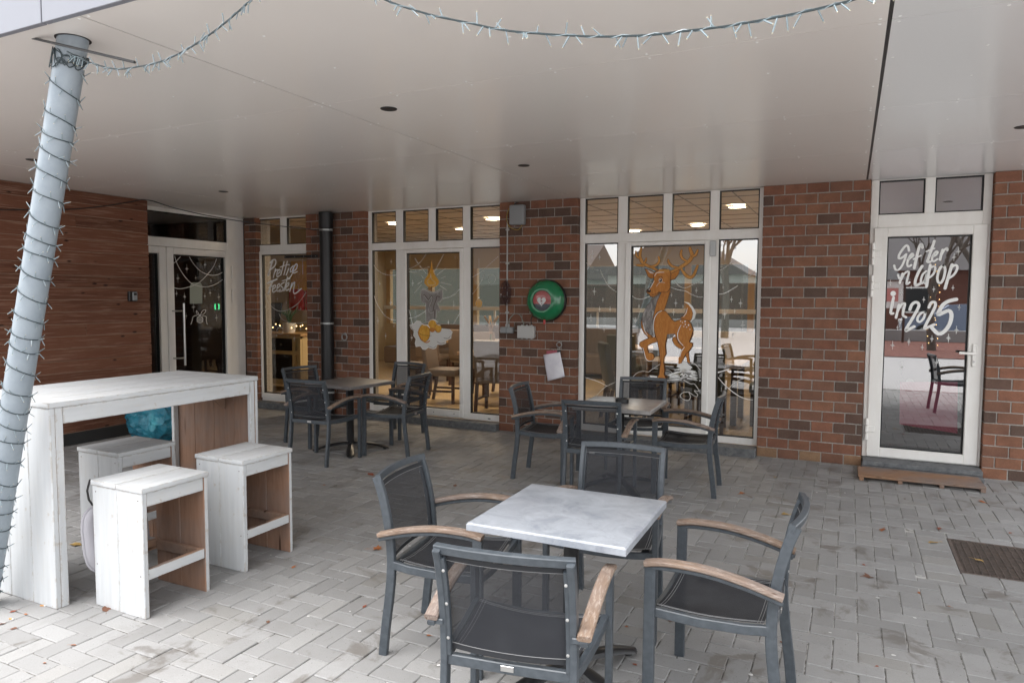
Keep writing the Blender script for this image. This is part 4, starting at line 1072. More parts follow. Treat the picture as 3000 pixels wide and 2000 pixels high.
def garland(label, pix, yv, dens):
    t = thing('string_lights', label, 'string lights')
    pts = spline([on(p, 1, y_) for p, y_ in zip(pix, yv)], 6)
    MB().tube(pts, .0032, 5).build('wire', M_WIRE, t)
    MB().tube([p + Vector((0, .004 * math.sin(i * 1.3), .004 * math.cos(i * 1.3))) for i, p in enumerate(pts)], .0016, 4).build('wire', M_BULB, t)
    acc = 0; k = 0
    for a, b in zip(pts, pts[1:]):
        L = (b - a).length; acc += L
        while acc > dens:
            acc -= dens * rnd.uniform(.5, 1.5); k += 1
            s = -1 if rnd.random() < .8 else 1
            add_bulb(t, a.lerp(b, rnd.random()), Vector((rnd.uniform(-.8, .8), rnd.uniform(-.6, .6), s * rnd.uniform(.5, 1))), rnd.uniform(.85, 1))
c_ = crop(0, 0, 2.24)
garland('string of small clear lights hanging in a curve from the pole top', [c_(440, 340), c_(560, 400), c_(680, 440), c_(780, 455), c_(900, 440), c_(1040, 410), c_(1190, 345), c_(1330, 260), c_(1460, 165), c_(1560, 80), c_(1650, 0), c_(1720, -70)], [1.89, 1.89, 1.89, 1.89, 1.89, 1.88, 1.87, 1.86, 1.85, 1.84, 1.83, 1.82], .020)
c_ = crop(1000, 0, 1.176)
garland('long swag of small clear lights hanging under the soffit in the middle', [c_(60, -60), c_(150, 0), c_(300, 50), c_(440, 80), c_(560, 105), c_(700, 118), c_(850, 126), c_(950, 126), c_(1080, 120), c_(1200, 106), c_(1320, 92), c_(1460, 68), c_(1600, 40), c_(1720, 12), c_(1800, -12), c_(1900, -50)], [1.82, 1.83, 1.85, 1.87, 1.88, 1.89, 1.89, 1.89, 1.89, 1.89, 1.89, 1.88, 1.87, 1.86, 1.85, 1.84], .030)

# ================================================================== PAINT ON THE GLASS
YP = 7.4600
class Paint:
    """flat paint laid on a glass plane; later strokes sit a hair further out"""
    def __init__(s, axis=1, val=YP, step=-.00035): s.a = axis; s.v = val; s.step = step; s.k = 0; s.mats = []; s.m = MB()
    def idx(s, m):
        if m not in s.mats: s.mats.append(m)
        return s.mats.index(m)
    def pts(s, c, P): s.k += 1; return [on(c(*p), s.a, s.v + s.step * s.k) for p in P]
    def fill(s, c, P, m, outline=None, w=.006):
        s.m.poly(s.pts(c, P), s.idx(m))
        if outline: s.line(c, list(P) + [P[0]], w, outline)
    def line(s, c, P, w, m, smooth=0, taper=False):
        W = s.pts(c, P)
        if smooth: W = spline(W, smooth)
        n = len(W); u = Vector((1, 0, 0)) if s.a == 1 else Vector((0, 1, 0)); z = Vector((0, 0, 1))
        L = []; R = []
        for i in range(n):
            t = W[min(i + 1, n - 1)] - W[max(i - 1, 0)]; tx, tz = t.dot(u), t.z; l = math.hypot(tx, tz) or 1
            nn = u * (-tz / l) + z * (tx / l); h = w / 2
            if taper: f = i / (n - 1); h *= .45 + .55 * math.sin(math.pi * min(1, .12 + .88 * (1 - f)) if taper == 2 else math.pi * (.15 + .7 * f))
            L.append(s.m.bm.verts.new(W[i] + nn * h)); R.append(s.m.bm.verts.new(W[i] - nn * h))
        mi = s.idx(m)
        for i in range(n - 1):
            f = s.m.bm.faces.new((L[i], R[i], R[i + 1], L[i + 1])); f.material_index = mi
        for e in (0, n - 1):
            c0 = W[e]; s.m.poly([c0 + Vector((0, s.step * .3, 0) if s.a == 1 else (-s.step * .3, 0, 0)) + (u * math.cos(k * .785) + z * math.sin(k * .785)) * (L[e].co - R[e].co).length * .5 for k in range(8)], mi)
    def disc(s, c, p, rx, ry, m, n=20):
        s.k += 1; o = on(c(*p), s.a, s.v + s.step * s.k); u = Vector((1, 0, 0)) if s.a == 1 else Vector((0, 1, 0))
        s.m.poly([o + u * (rx * math.cos(6.2832 * i / n)) + Vector((0, 0, ry * math.sin(6.2832 * i / n))) for i in range(n)], s.idx(m)); return o
    def star(s, c, p, r, m, w=.0045):
        s.k += 1; o = on(c(*p), s.a, s.v + s.step * s.k); u = Vector((1, 0, 0)) if s.a == 1 else Vector((0, 1, 0)); z = Vector((0, 0, 1)); mi = s.idx(m); q = rnd.uniform(-.15, .15)
        for a, l in ((1.571, 2.1), (-1.571, 2.0), (q, 1), (3.1416 + q, 1), (.75, .7), (2.4, .7), (-.75, .6), (-2.4, .7)):
            d = u * math.cos(a) + z * math.sin(a); e = u * -math.sin(a) + z * math.cos(a); s.k += .02
            b = o + Vector((0, s.step * .05, 0) if s.a == 1 else (0, 0, 0))
            s.m.poly([b + e * w * .5, b - e * w * .5, b + d * r * l - e * w * .22, b + d * r * l + e * w * .22], mi)
    def beads(s, c, P, m, w=.004, gap=.021, r=.0065):
        W = spline(s.pts(c, P), 10); u = Vector((1, 0, 0)) if s.a == 1 else Vector((0, 1, 0)); mi = s.idx(m); acc = 0
        s.line(c, P, w, m, 6)
        for a, b in zip(W, W[1:]):
            acc += (b - a).length
            if acc > gap:
                acc = 0; rr_ = r * rnd.uniform(.7, 1.2)
                s.m.poly([b + Vector((0, s.step, 0) if s.a == 1 else (-s.step, 0, 0)) + u * (rr_ * math.cos(k * 1.047)) + Vector((0, 0, rr_ * .8 * math.sin(k * 1.047))) for k in range(6)], mi)
    def build(s, name, parent): return s.m.build(name, s.mats, parent, 0, recalc=False)

A6 = crop(1680, 680, 3.92); A7 = crop(1700, 1040, 4.4377)
def b67(*p): x, y = A7(*p); return ((x - 1680) * 3.92, (y - 680) * 3.92)
P = Paint()
# antlers, head, body
for pts, w in (([(985, 450), (900, 405), (835, 378), (790, 345), (765, 285), (768, 225), (778, 185)], .030), ([(752, 300), (725, 272), (716, 222)], .019), ([(810, 388), (765, 382), (728, 379)], .022), ([(805, 362), (828, 332), (835, 300)], .018), ([(880, 398), (950, 378), (984, 332), (978, 285)], .023),
               ([(1085, 470), (1180, 432), (1280, 370), (1340, 318), (1362, 262), (1345, 212), (1338, 182)], .035), ([(1305, 338), (1250, 300), (1233, 250), (1242, 208)], .022), ([(1205, 407), (1135, 392), (1097, 352), (1086, 317)], .022), ([(1362, 280), (1402, 262), (1426, 205)], .023), ([(1240, 425), (1285, 488), (1338, 520), (1382, 490), (1424, 388)], .030)):
    P.line(A6, pts, w + .007, M_DEERD, 5, 1); P.line(A6, pts, w, M_ANT, 5, 1)
P.fill(A6, [(818, 418), (862, 432), (920, 458), (948, 478), (922, 528), (885, 532), (852, 505), (838, 462)], M_DEER, M_DEERD, .005)
P.fill(A6, [(845, 430), (905, 458), (930, 476), (880, 470)], M_PAINTG)
P.fill(A6, [(1085, 492), (1150, 462), (1222, 428), (1206, 482), (1162, 540), (1112, 552), (1082, 530)], M_DEER, M_DEERD, .005)
P.fill(A6, [(1225, 990), (1270, 950), (1295, 890), (1292, 815), (1335, 845), (1362, 890), (1372, 950), (1350, 1010), (1320, 1018)], M_DEER, M_DEERD, .005)
P.fill(A6, [(1266, 797), (1322, 808), (1366, 850), (1396, 900), (1407, 932), (1390, 992), (1345, 1032), (1366, 980), (1374, 930), (1356, 880), (1322, 832)], M_PAINTW)
P.fill(A6, [(1140, 1205), (1135, 1240), (1160, 1292), (1210, 1332), (1242, 1342), (1258, 1310), (1202, 1268), (1188, 1200)], M_DEER, M_DEERD, .005)
P.fill(A6, [(1285, 1400), (1298, 1440), (1308, 1490), (1340, 1505), (1326, 1440), (1322, 1372)], M_DEER, M_DEERD, .004)
P.fill(A6, [(790, 980), (775, 1040), (782, 1100), (812, 1160), (862, 1212), (905, 1205), (860, 1150), (815, 1080)], M_DEER, M_DEERD, .006)
P.fill(A6, [(1112, 590), (1108, 690), (1078, 790), (1052, 870), (1038, 905), (960, 938), (930, 985), (910, 1000), (925, 900), (945, 830), (970, 770), (1000, 700), (1020, 660)], M_DEER, M_DEERD, .005)
P.fill(A6, [(1012, 688), (952, 740), (892, 790), (842, 850), (802, 930), (786, 990), (792, 1060), (817, 1120), (872, 1175), (942, 1202), (928, 1150), (916, 1080), (912, 1000), (932, 900), (962, 790)], M_CHEST, M_DEERD, .004)
P.fill(A6, [(960, 1200), (870, 1210), (800, 1245), (760, 1265), (757, 1300), (790, 1332), (805, 1380), (825, 1440), (832, 1466), (870, 1478), (910, 1468), (926, 1440), (920, 1405), (895, 1385), (860, 1385), (850, 1342), (850, 1302), (900, 1275), (950, 1262), (972, 1250)], M_DEER, M_DEERD, .006)
P.fill(A6, [(960, 918), (1010, 900), (1055, 905), (1095, 950), (1130, 1000), (1160, 1025), (1220, 1005), (1270, 1000), (1320, 1016), (1350, 1052), (1370, 1110), (1370, 1172), (1345, 1232), (1312, 1292), (1270, 1310), (1228, 1288), (1190, 1238), (1168, 1168), (1100, 1182), (1075, 1182), (1066, 1240), (1055, 1290), (985, 1290), (960, 1240), (940, 1190), (925, 1120), (918, 1050), (930, 970)], M_DEER, M_DEERD, .006)
P.fill(A6, [(1075, 1172), (1165, 1165), (1120, 1215), (1080, 1222)], M_CHEST)
P.fill(A6, [(965, 1238), (1062, 1240), (1055, 1310), (1060, 1370), (1062, 1400), (1040, 1440), (1036, 1500), (1046, 1568), (1046, 1600), (1040, 1630), (1062, 1676), (962, 1668), (985, 1630), (990, 1568), (1000, 1500), (990, 1430), (985, 1370), (975, 1300)], M_DEER)
P.line(A6, [(965, 1260), (985, 1370), (990, 1430), (1000, 1500), (990, 1568), (985, 1630), (962, 1668)], .006, M_DEERD); P.line(A6, [(1062, 1240), (1055, 1310), (1062, 1395), (1040, 1440), (1036, 1500), (1046, 1590), (1040, 1630), (1062, 1676)], .006, M_DEERD)
P.fill(A6, [(1232, 1060), (1202, 1130), (1190, 1200), (1215, 1270), (1262, 1310), (1242, 1340), (1226, 1390), (1206, 1450), (1205, 1512), (1240, 1502), (1266, 1450), (1290, 1400), (1330, 1360), (1366, 1312), (1368, 1276), (1330, 1265), (1352, 1200), (1374, 1130), (1342, 1060), (1290, 1042)], M_DEER)
P.line(A6, [(1374, 1130), (1352, 1200), (1330, 1262), (1368, 1276), (1364, 1312), (1330, 1360), (1290, 1400), (1262, 1455), (1240, 1502)], .006, M_DEERD)
P.fill(A6, [(975, 432), (1050, 418), (1105, 440), (1120, 482), (1110, 560), (1113, 640), (1078, 690), (1020, 690), (985, 690), (960, 720), (915, 746), (880, 736), (875, 716), (845, 700), (838, 676), (852, 655), (880, 638), (905, 590), (925, 540), (918, 490), (940, 455)], M_DEER, M_DEERD, .006)
P.fill(A6, [(985, 425), (1090, 425), (1110, 445), (1075, 470), (1030, 452), (970, 465)], M_ANT)
P.line(A6, [(905, 720), (945, 712), (985, 684)], .006, M_DEERD); P.line(A6, [(955, 622), (975, 590), (1005, 575), (1048, 580)], .0045, M_PAINTG, 3)
P.disc(A6, (865, 672), .0075 * 3.6 * .9, .022, M_DEERD); P.disc(A6, (872, 658), .008, .005, M_PAINTG)
P.disc(A6, (1001, 552), .020, .022, M_PAINTW); P.disc(A6, (1001, 552), .016, .020, M_DEERD); P.disc(A6, (995, 545), .006, .007, M_PAINTW)
P.line(A6, [(975, 520), (1000, 508), (1025, 525)], .005, M_DEERD, 3)
for pts in ([(928, 1200), (918, 1080), (930, 990), (965, 930), (1015, 902)], [(1260, 1302), (1208, 1240), (1196, 1170), (1218, 1100), (1236, 1066)], [(928, 560), (905, 600), (884, 640)], [(910, 1474), (866, 1478), (832, 1450), (812, 1380), (796, 1325)], [(932, 505), (960, 466), (1040, 460)], [(1222, 1430), (1240, 1370), (1275, 1320)], [(800, 1040), (815, 1120), (850, 1185)], [(1262, 970), (1292, 930), (1308, 870)]): P.line(A6, pts, .0075, M_PAINTW, 4, 1)
for x, y, r in ((1230, 1020, .007), (1282, 1024, .010), (1252, 1037, .006), (1285, 1058, .008), (1322, 1066, .009), (1268, 1082, .006), (1300, 1090, .007), (1338, 1115, .007)): P.disc(A6, (x, y), r * .8, r, M_PAINTW, 9)
for pts in ([(1000, 1050), (1010, 1130), (990, 1180)], [(1120, 1060), (1180, 1080), (1230, 1050)], [(1290, 1150), (1310, 1210), (1290, 1260)], [(1050, 720), (1020, 820), (1000, 880)], [(1015, 1300), (1022, 1400), (1018, 1560)]): P.line(A6, pts, .0045, M_ANT, 4, 1)
P.build('reindeer_painting', dl)
P = Paint()
P.line(A7, [(1340, 62), (1262, 128), (1390, 98), (1275, 140), (1455, 158), (1222, 188), (1440, 180), (1300, 200), (1518, 232), (1330, 210), (1135, 268), (1280, 262), (1140, 300), (1290, 280)], .014, M_PAINTW, 3)
P.line(A7, [(1360, 120), (1450, 160), (1370, 190), (1500, 215), (1440, 240), (1528, 262), (1410, 268), (1526, 300), (1440, 300), (1525, 326), (1390, 300)], .012, M_PAINTW, 3)
P.line(A7, [(1300, 260), (1330, 240), (1340, 275), (1365, 245), (1380, 285), (1130, 330), (1330, 315), (1140, 352), (1310, 325)], .009, M_PAINTW, 3)
P.fill(A7, [(1340, 62), (1400, 110), (1440, 160), (1300, 170), (1250, 150), (1290, 110)], M_PAINTW)
P.line(A7, [(1345, 325), (1430, 370), (1480, 372), (1520, 420), (1542, 468), (1482, 462), (1525, 510), (1508, 540), (1440, 500), (1410, 478), (1432, 540), (1405, 588), (1335, 570), (1298, 525), (1340, 485), (1405, 478)], .008, M_PAINTG, 4)
P.line(A7, [(685, 280), (745, 228), (820, 208), (890, 216), (945, 178), (1010, 178)], .0055, M_PAINTG, 4); P.line(A7, [(890, 216), (960, 168), (1060, 105), (1150, 82), (1260, 72)], .0045, M_PAINTG, 4); P.line(A7, [(1425, 85), (1500, 125), (1568, 202)], .006, M_PAINTW, 4); P.line(A7, [(1110, 190), (1160, 200), (1195, 232)], .0045, M_PAINTG, 3)
P.fill(A7, [(900, 262), (1000, 275), (1030, 305), (920, 300)], M_PAINTW)
for p, r in (((1175, 815), .022), ((1150, 920), .018), ((1410, 670), .015), ((710, 1012), .016), ((1428, 1065), .014), ((1125, 722), .010), ((1258, 855), .009), ((752, 852), .011)): P.star(A6, p, r, M_PAINTW)
P.beads(A6, [(668, 728), (720, 762), (790, 768), (845, 748), (882, 735)], M_PAINTW, .006); P.beads(A6, [(1118, 632), (1200, 660), (1290, 678), (1350, 712), (1430, 742), (1490, 742)], M_PAINTW, .005); P.beads(A6, [(1165, 565), (1215, 620), (1290, 640), (1380, 595), (1440, 575), (1492, 530)], M_PAINTG, .004); P.beads(A6, [(850, 560), (885, 580), (905, 600)], M_PAINTG, .004)
P.build('snow_painting', dl)
def onpane(win, k): return [c for c in win.children if c.name.startswith('pane')][k]
P = Paint()
for p, r in (((215, 258), .024), ((300, 290), .014), ((240, 680), .022), ((338, 778), .013), ((300, 885), .016), ((420, 885), .016), ((200, 985), .022), ((352, 1115), .018)): P.star(A6, p, r, M_PAINTW)
P.beads(A6, [(140, 335), (175, 385), (215, 415), (290, 440)], M_PAINTG); P.beads(A6, [(310, 430), (340, 510), (390, 600), (440, 650), (500, 690)], M_PAINTW)
P.line(A7, [(62, 288), (140, 312), (250, 350), (345, 402)], .007, M_PAINTW, 4, 1); P.line(A7, [(218, 515), (280, 450), (345, 402), (455, 350)], .006, M_PAINTG, 4)
P.build('snowflake_painting', onpane(dw, 4))
P = Paint()
for p, r in (((1738, 940), .026), ((1815, 772), .016), ((1920, 815), .022), ((1852, 910), .012), ((1945, 1070), .024), ((1830, 1172), .016), ((1718, 632), .010), ((1860, 180), .010)): P.star(A6, p, r, M_PAINTW)
P.beads(A6, [(1668, 712), (1740, 700), (1830, 650), (1885, 615)], M_PAINTW, .007); P.beads(A6, [(1680, 440), (1750, 400), (1820, 340)], M_PAINTG); P.beads(A6, [(1990, 530), (2050, 480), (2090, 440)], M_PAINTG)
P.line(A7, [(1790, 288), (1860, 370), (1935, 440), (2060, 530), (2170, 572), (2245, 580)], .008, M_PAINTW, 4, 1); P.line(A7, [(1930, 435), (1990, 370), (2080, 318), (2150, 305), (2225, 318)], .006, M_PAINTG, 4); P.line(A7, [(1792, 225), (1930, 182)], .011, M_PAINTW, 0)
P.build('snowflake_painting', onpane(dw, 5))

# candle
Q1 = crop(1000, 550, 3.92); Q2 = crop(1050, 850, 3.92)
P = Paint()
for a, b in (((845, 810), (885, 878)), ((900, 895), (980, 990)), ((1175, 765), (1065, 970)), ((1195, 925), (1100, 1000)), ((975, 758), (930, 825)), ((940, 1035), (920, 1010)), ((1195, 1018), (1142, 1040)), ((925, 1072), (878, 1105)), ((920, 1115), (838, 1208)), ((1140, 1088), (1262, 1115)), ((1130, 1122), (1215, 1180))): P.line(Q1, [a, b], .0065, M_PAINTG)
P.fill(Q1, [(915, 1180), (940, 1155), (975, 1165), (1030, 1195), (1080, 1195), (1130, 1165), (1160, 1175), (1166, 1220), (1160, 1270), (1130, 1310), (1110, 1312), (1108, 1340), (1140, 1410), (1116, 1425), (1096, 1395), (1090, 1480), (1086, 1530), (975, 1545), (970, 1440), (965, 1320), (940, 1326), (915, 1290), (908, 1230)], M_CAND, M_PAINTG, .006)
P.line(Q1, [(930, 1170), (975, 1180), (1030, 1210), (1085, 1208), (1135, 1180)], .006, M_PAINTG, 3)
P.line(Q1, [(945, 1230), (965, 1240), (1000, 1290), (1012, 1270), (1040, 1240), (1045, 1290), (1010, 1380), (1015, 1430), (1050, 1425), (1062, 1360), (1090, 1280), (1100, 1245), (1130, 1255)], .009, M_DEERD, 4); P.line(Q1, [(950, 1238), (1000, 1296), (1036, 1246), (1040, 1292), (1006, 1382), (1020, 1436), (1058, 1425)], .005, M_PAINTG, 4)
P.line(Q1, [(1000, 1330), (1000, 1500)], .010, M_CHEST); P.line(Q1, [(1070, 1400), (1068, 1500)], .008, M_DEERD)
P.fill(Q1, [(1033, 832), (1040, 900), (1060, 980), (1100, 1040), (1121, 1076), (1110, 1112), (1076, 1136), (1035, 1143), (985, 1129), (955, 1096), (956, 1060), (985, 1015), (1015, 960), (1028, 900)], M_GOLD, M_ANT, .004)
P.line(Q1, [(1025, 990), (1022, 1030), (985, 1070), (1000, 1110), (1040, 1120), (1082, 1104), (1066, 1074), (1038, 1050), (1024, 990)], .0045, M_PAINTG, 4); P.line(Q1, [(1035, 1130), (1040, 1190)], .006, M_DEERD)
P.fill(Q2, [(590, 400), (640, 385), (668, 350), (712, 358), (730, 385), (800, 400), (960, 442), (1050, 450), (1080, 482), (1066, 505), (1062, 552), (1002, 580), (1000, 612), (960, 622), (902, 622), (890, 665), (860, 672), (802, 655), (768, 682), (740, 678), (712, 640), (660, 648), (650, 610), (662, 560), (632, 520), (640, 470), (606, 440)], M_PAINTG, M_PAINTW, .006)
P.fill(Q2, [(880, 530), (960, 470), (1040, 470), (1000, 560), (920, 590), (850, 640), (830, 600)], M_CHEST if False else M_PAINTG)
for pts in ([(905, 590), (945, 612), (995, 600)], [(980, 545), (1030, 555), (1060, 520)], [(805, 640), (860, 662), (892, 640)], [(600, 410), (620, 450), (640, 455)]): P.line(Q2, pts, .009, M_CAND, 4, 1)
P.disc(Q2, (850, 402), .066, .074, M_PAINTG, 28); P.disc(Q2, (850, 405), .062, .070, M_GOLD, 28); P.disc(Q2, (848, 455), .040, .030, M_DEER, 16)
P.disc(Q2, (757, 490), .087, .114, M_DEERD, 32); P.disc(Q2, (757, 490), .083, .110, M_GOLD, 32); P.disc(Q2, (915, 438), .052, .054, M_DEERD, 24); P.disc(Q2, (916, 438), .049, .051, M_GOLD, 24)
P.line(Q2, [(700, 440), (690, 500), (730, 570), (780, 600), (820, 580)], .016, M_DEER, 4, 1); P.line(Q2, [(880, 400), (880, 450), (905, 480)], .010, M_DEER, 4, 1)
P.line(Q2, [(745, 398), (790, 402), (818, 430)], .013, M_PAINTW, 4, 1); P.line(Q2, [(850, 335), (885, 345), (905, 365)], .010, M_PAINTW, 4, 1); P.line(Q2, [(910, 395), (940, 405)], .009, M_PAINTW)
P.line(Q2, [(676, 480), (740, 515), (838, 522)], .004, M_DEERD, 3)
P.build('candle_painting', cl)
P = Paint()
for p, r in (((820, 1095), .020), ((1290, 1352), .028), ((1230, 1545), .014)): P.star(Q1, p, r, M_PAINTW)
P.star(Q2, (612, 545), .020, M_PAINTW)
P.beads(Q1, [(768, 935), (830, 908), (890, 870), (940, 810), (975, 758)], M_PAINTG); P.beads(Q1, [(768, 962), (850, 965), (940, 930), (1015, 905)], M_PAINTG); P.beads(Q1, [(1168, 1272), (1250, 1250), (1310, 1210), (1365, 1155)], M_PAINTW, .007); P.beads(Q1, [(770, 1385), (795, 1470), (815, 1560)], M_PAINTW); P.beads(Q1, [(772, 1500), (860, 1480), (930, 1440), (970, 1412)], M_PAINTW, .006); P.beads(Q1, [(1370, 1420), (1330, 1490), (1290, 1560)], M_PAINTW)
P.line(Q1, [(1330, 820), (1330, 985)], .005, M_DEERD); P.line(Q1, [(1306, 780), (1306, 815)], .004, M_PAINTG)
P.build('snowflake_painting', cl)
P = Paint()
for p, r in (((572, 848), .018), ((440, 1102), .016), ((565, 1320), .027), ((420, 1528), .022)): P.star(Q1, p, r, M_PAINTW)
for p, r in (((313, 525), .018), ((408, 412), .010)): P.star(Q2, p, r, M_PAINTW)
P.beads(Q1, [(365, 875), (410, 940), (470, 982), (540, 1002), (634, 1004)], M_PAINTW); P.beads(Q1, [(370, 1210), (400, 1310), (450, 1400), (500, 1465), (570, 1510), (635, 1520)], M_PAINTW)
P.build('snowflake_painting', onpane(cw, 4))
P = Paint()
P.beads(Q1, [(1497, 1030), (1600, 970), (1700, 880), (1800, 790)], M_PAINTG); P.beads(Q1, [(1500, 1230), (1560, 1150), (1620, 1050), (1640, 980)], M_PAINTG); P.line(Q1, [(1580, 810), (1580, 1262)], .003, M_PAINTG); P.line(Q1, [(1550, 1380), (1550, 1440)], .003, M_PAINTG)
P.disc(Q1, (1580, 1328), .049, .052, M_GOLD, 24)
for dx in (-36, -18, 0, 18, 36): P.line(Q1, [(1580 + dx * .5, 1280), (1580 + dx * 1.1, 1328), (1580 + dx * .5, 1376)], .004, M_PAINTG, 4)
P.disc(Q1, (1580, 1262), .010, .010, M_PAINTW, 8)
for k in range(2): P.line(Q1, [(1690, 1060), (1680, 1030), (1700, 1000), (1740, 1000), (1770, 1030), (1760, 1080), (1720, 1110), (1690, 1080)], .004, M_PAINTG, 3)
P.star(Q2, (1465, 395), .012, M_PAINTG)
P.build('bauble_painting', onpane(cw, 5))

# Prettige Feesten
K_ = crop(400, 550, 3.92)
P = Paint()
for pts, w in (([(1562, 835), (1540, 915), (1512, 1005)], .042), ([(1535, 862), (1565, 830), (1592, 826), (1600, 860), (1580, 905), (1535, 940)], .032),
    ([(1596, 930), (1585, 975), (1570, 1030)], .028), ([(1580, 985), (1602, 948), (1622, 940)], .024),
    ([(1620, 992), (1645, 968), (1648, 940), (1628, 945), (1610, 990), (1616, 1022), (1642, 1008)], .022),
    ([(1694, 850), (1675, 930), (1655, 1002)], .028), ([(1732, 845), (1712, 920), (1692, 998)], .028), ([(1648, 912), (1700, 892), (1748, 882)], .020),
    ([(1748, 925), (1735, 960), (1718, 1002)], .026), ([(1752, 882), (1755, 888)], .026),
    ([(1800, 895), (1772, 925), (1764, 968), (1785, 955), (1808, 905), (1790, 980), (1762, 1030), (1738, 1042)], .024),
    ([(1800, 962), (1835, 930), (1846, 885), (1826, 880), (1800, 930), (1800, 980), (1845, 962)], .024),
    ([(1612, 1050), (1550, 1075), (1502, 1100)], .034), ([(1560, 1075), (1540, 1140), (1512, 1215)], .036), ([(1520, 1148), (1580, 1122)], .024),
    ([(1566, 1162), (1594, 1142), (1592, 1115), (1570, 1130), (1562, 1180), (1572, 1200), (1604, 1178)], .022),
    ([(1616, 1152), (1642, 1130), (1640, 1102), (1620, 1118), (1612, 1168), (1622, 1190), (1652, 1168)], .022),
    ([(1698, 1085), (1664, 1105), (1658, 1130), (1682, 1150), (1676, 1180), (1642, 1192)], .022),
    ([(1732, 1025), (1715, 1100), (1692, 1182)], .026), ([(1672, 1068), (1762, 1045)], .018),
    ([(1718, 1142), (1744, 1118), (1748, 1092), (1728, 1102), (1714, 1150), (1722, 1180), (1754, 1160)], .022),
    ([(1786, 1090), (1772, 1140), (1758, 1192)], .026), ([(1768, 1160), (1796, 1105), (1816, 1082), (1806, 1150), (1802, 1200), (1818, 1215), (1850, 1195), (1892, 1158)], .024)):
    P.line(K_, pts, w * .68, M_PAINTW, 3)
P.build('lettering', ll)
P = Paint()
for p, r in (((1862, 1165), .030), ((1618, 1278), .016), ((1720, 1318), .014), ((1818, 1258), .016), ((1885, 1392), .018), ((1480, 1368), .014)): P.star(K_, p, r, M_PAINTG)
K3 = crop(750, 700, 3.2)
P.beads(K_, [(1478, 1220), (1500, 1300), (1560, 1370), (1620, 1410), (1700, 1412), (1780, 1380), (1860, 1320), (1945, 1205)], M_PAINTG, .007); P.beads(K3, [(215, 700), (240, 745), (290, 775), (350, 792), (410, 788), (468, 775)], M_PAINTG, .006); P.beads(K3, [(436, 180), (437, 260), (438, 330)], M_PAINTG)
for p, r in (((305, 848), .02), ((360, 930), .024), ((190, 905), .016), ((415, 842), .014)): P.star(K3, p, r, M_PAINTG)
P.line(K3, [(200, 880), (195, 850), (215, 830), (245, 832), (255, 860), (240, 890), (210, 888)], .007, M_PAINTG, 3)
P.build('snowflake_painting', ll)

# Gef ter 'n lap op in 2025
D_ = crop(2500, 650, 4.48)
P = Paint()
for pts, w in (([(730, 378), (718, 322), (690, 312), (640, 368), (600, 436), (598, 478), (640, 470), (690, 430)], .028), ([(694, 424), (676, 490), (636, 580), (590, 630), (552, 622), (536, 572)], .026),
    ([(712, 502), (752, 470), (786, 440), (772, 416), (738, 458), (708, 540), (720, 586), (760, 566)], .026),
    ([(908, 338), (896, 292), (866, 325), (836, 440), (800, 606)], .034), ([(790, 490), (886, 442)], .020),
    ([(1064, 250), (1030, 350), (988, 470), (972, 522), (1010, 522)], .032), ([(958, 388), (1064, 348)], .020),
    ([(1040, 456), (1086, 432), (1108, 395), (1082, 392), (1046, 440), (1032, 496), (1056, 518), (1104, 488)], .024),
    ([(1172, 366), (1152, 430), (1138, 496)], .030), ([(1154, 436), (1192, 370), (1230, 346), (1234, 372)], .026),
    ([(586, 694), (600, 738)], .026),
    ([(646, 678), (626, 740), (608, 802)], .028), ([(622, 768), (668, 680), (730, 652), (706, 760), (700, 818), (738, 792)], .026),
    ([(904, 580), (856, 660), (816, 760), (812, 822), (832, 830), (884, 806)], .034),
    ([(958, 648), (910, 690), (886, 770), (904, 806), (944, 752), (968, 652), (944, 780), (946, 812)], .026),
    ([(1010, 566), (984, 700), (960, 850)], .034), ([(1008, 606), (1052, 582), (1076, 600), (1068, 650), (1036, 700), (990, 734)], .026),
    ([(1182, 568), (1136, 610), (1104, 716), (1112, 786), (1150, 798), (1188, 730), (1206, 622), (1182, 568)], .030),
    ([(1296, 560), (1250, 710), (1204, 872)], .036), ([(1288, 596), (1336, 566), (1364, 584), (1358, 630), (1316, 696), (1248, 742)], .028),
    ([(528, 992), (510, 1080), (490, 1192), (522, 1200)], .034),
    ([(598, 1088), (580, 1170), (560, 1256)], .032), ([(574, 1192), (620, 1096), (676, 1068), (658, 1160), (652, 1224), (692, 1250)], .030),
    ([(742, 1152), (770, 1082), (826, 1052), (862, 1090), (830, 1170), (756, 1300), (690, 1410), (700, 1424), (800, 1372)], .036),
    ([(946, 1184), (902, 1190), (852, 1240), (842, 1296), (880, 1310), (924, 1260), (946, 1184)], .028),
    ([(992, 1122), (1020, 1062), (1066, 1052), (1078, 1096), (1036, 1190), (966, 1320), (936, 1390), (956, 1392), (1062, 1346)], .034),
    ([(1352, 1016), (1250, 1040), (1180, 1085), (1138, 1150), (1112, 1216), (1180, 1190), (1250, 1164), (1288, 1210), (1268, 1330), (1200, 1430), (1116, 1468), (1034, 1390)], .046)):
    P.line(D_, pts, w * .70, M_PAINTW, 3)
P.disc(D_, (523, 940), .023, .025, M_PAINTW)
P.build('lettering', gl_)
P = Paint()
for p, r in (((1378, 388), .020), ((1322, 465), .018), ((487, 798), .014), ((760, 856), .009), ((1056, 884), .013), ((1308, 866), .013), ((1390, 1120), .014), ((1352, 1416), .018), ((1250, 1530), .020), ((1032, 1530), .016), ((632, 930), .012), ((925, 1020), .014), ((582, 1385), .012), ((730, 1560), .012)): P.star(D_, p, r, M_PAINTW)
D2 = crop(2540, 950, 3.336)
for p, r in (((250, 205), .020), ((410, 175), .016), ((540, 225), .014), ((795, 130), .018), ((680, 372), .024), ((340, 420), .026), ((875, 60), .016), ((635, 145), .014)): P.star(D2, p, r, M_PAINTW)
P.build('snowflake_painting', gl_)
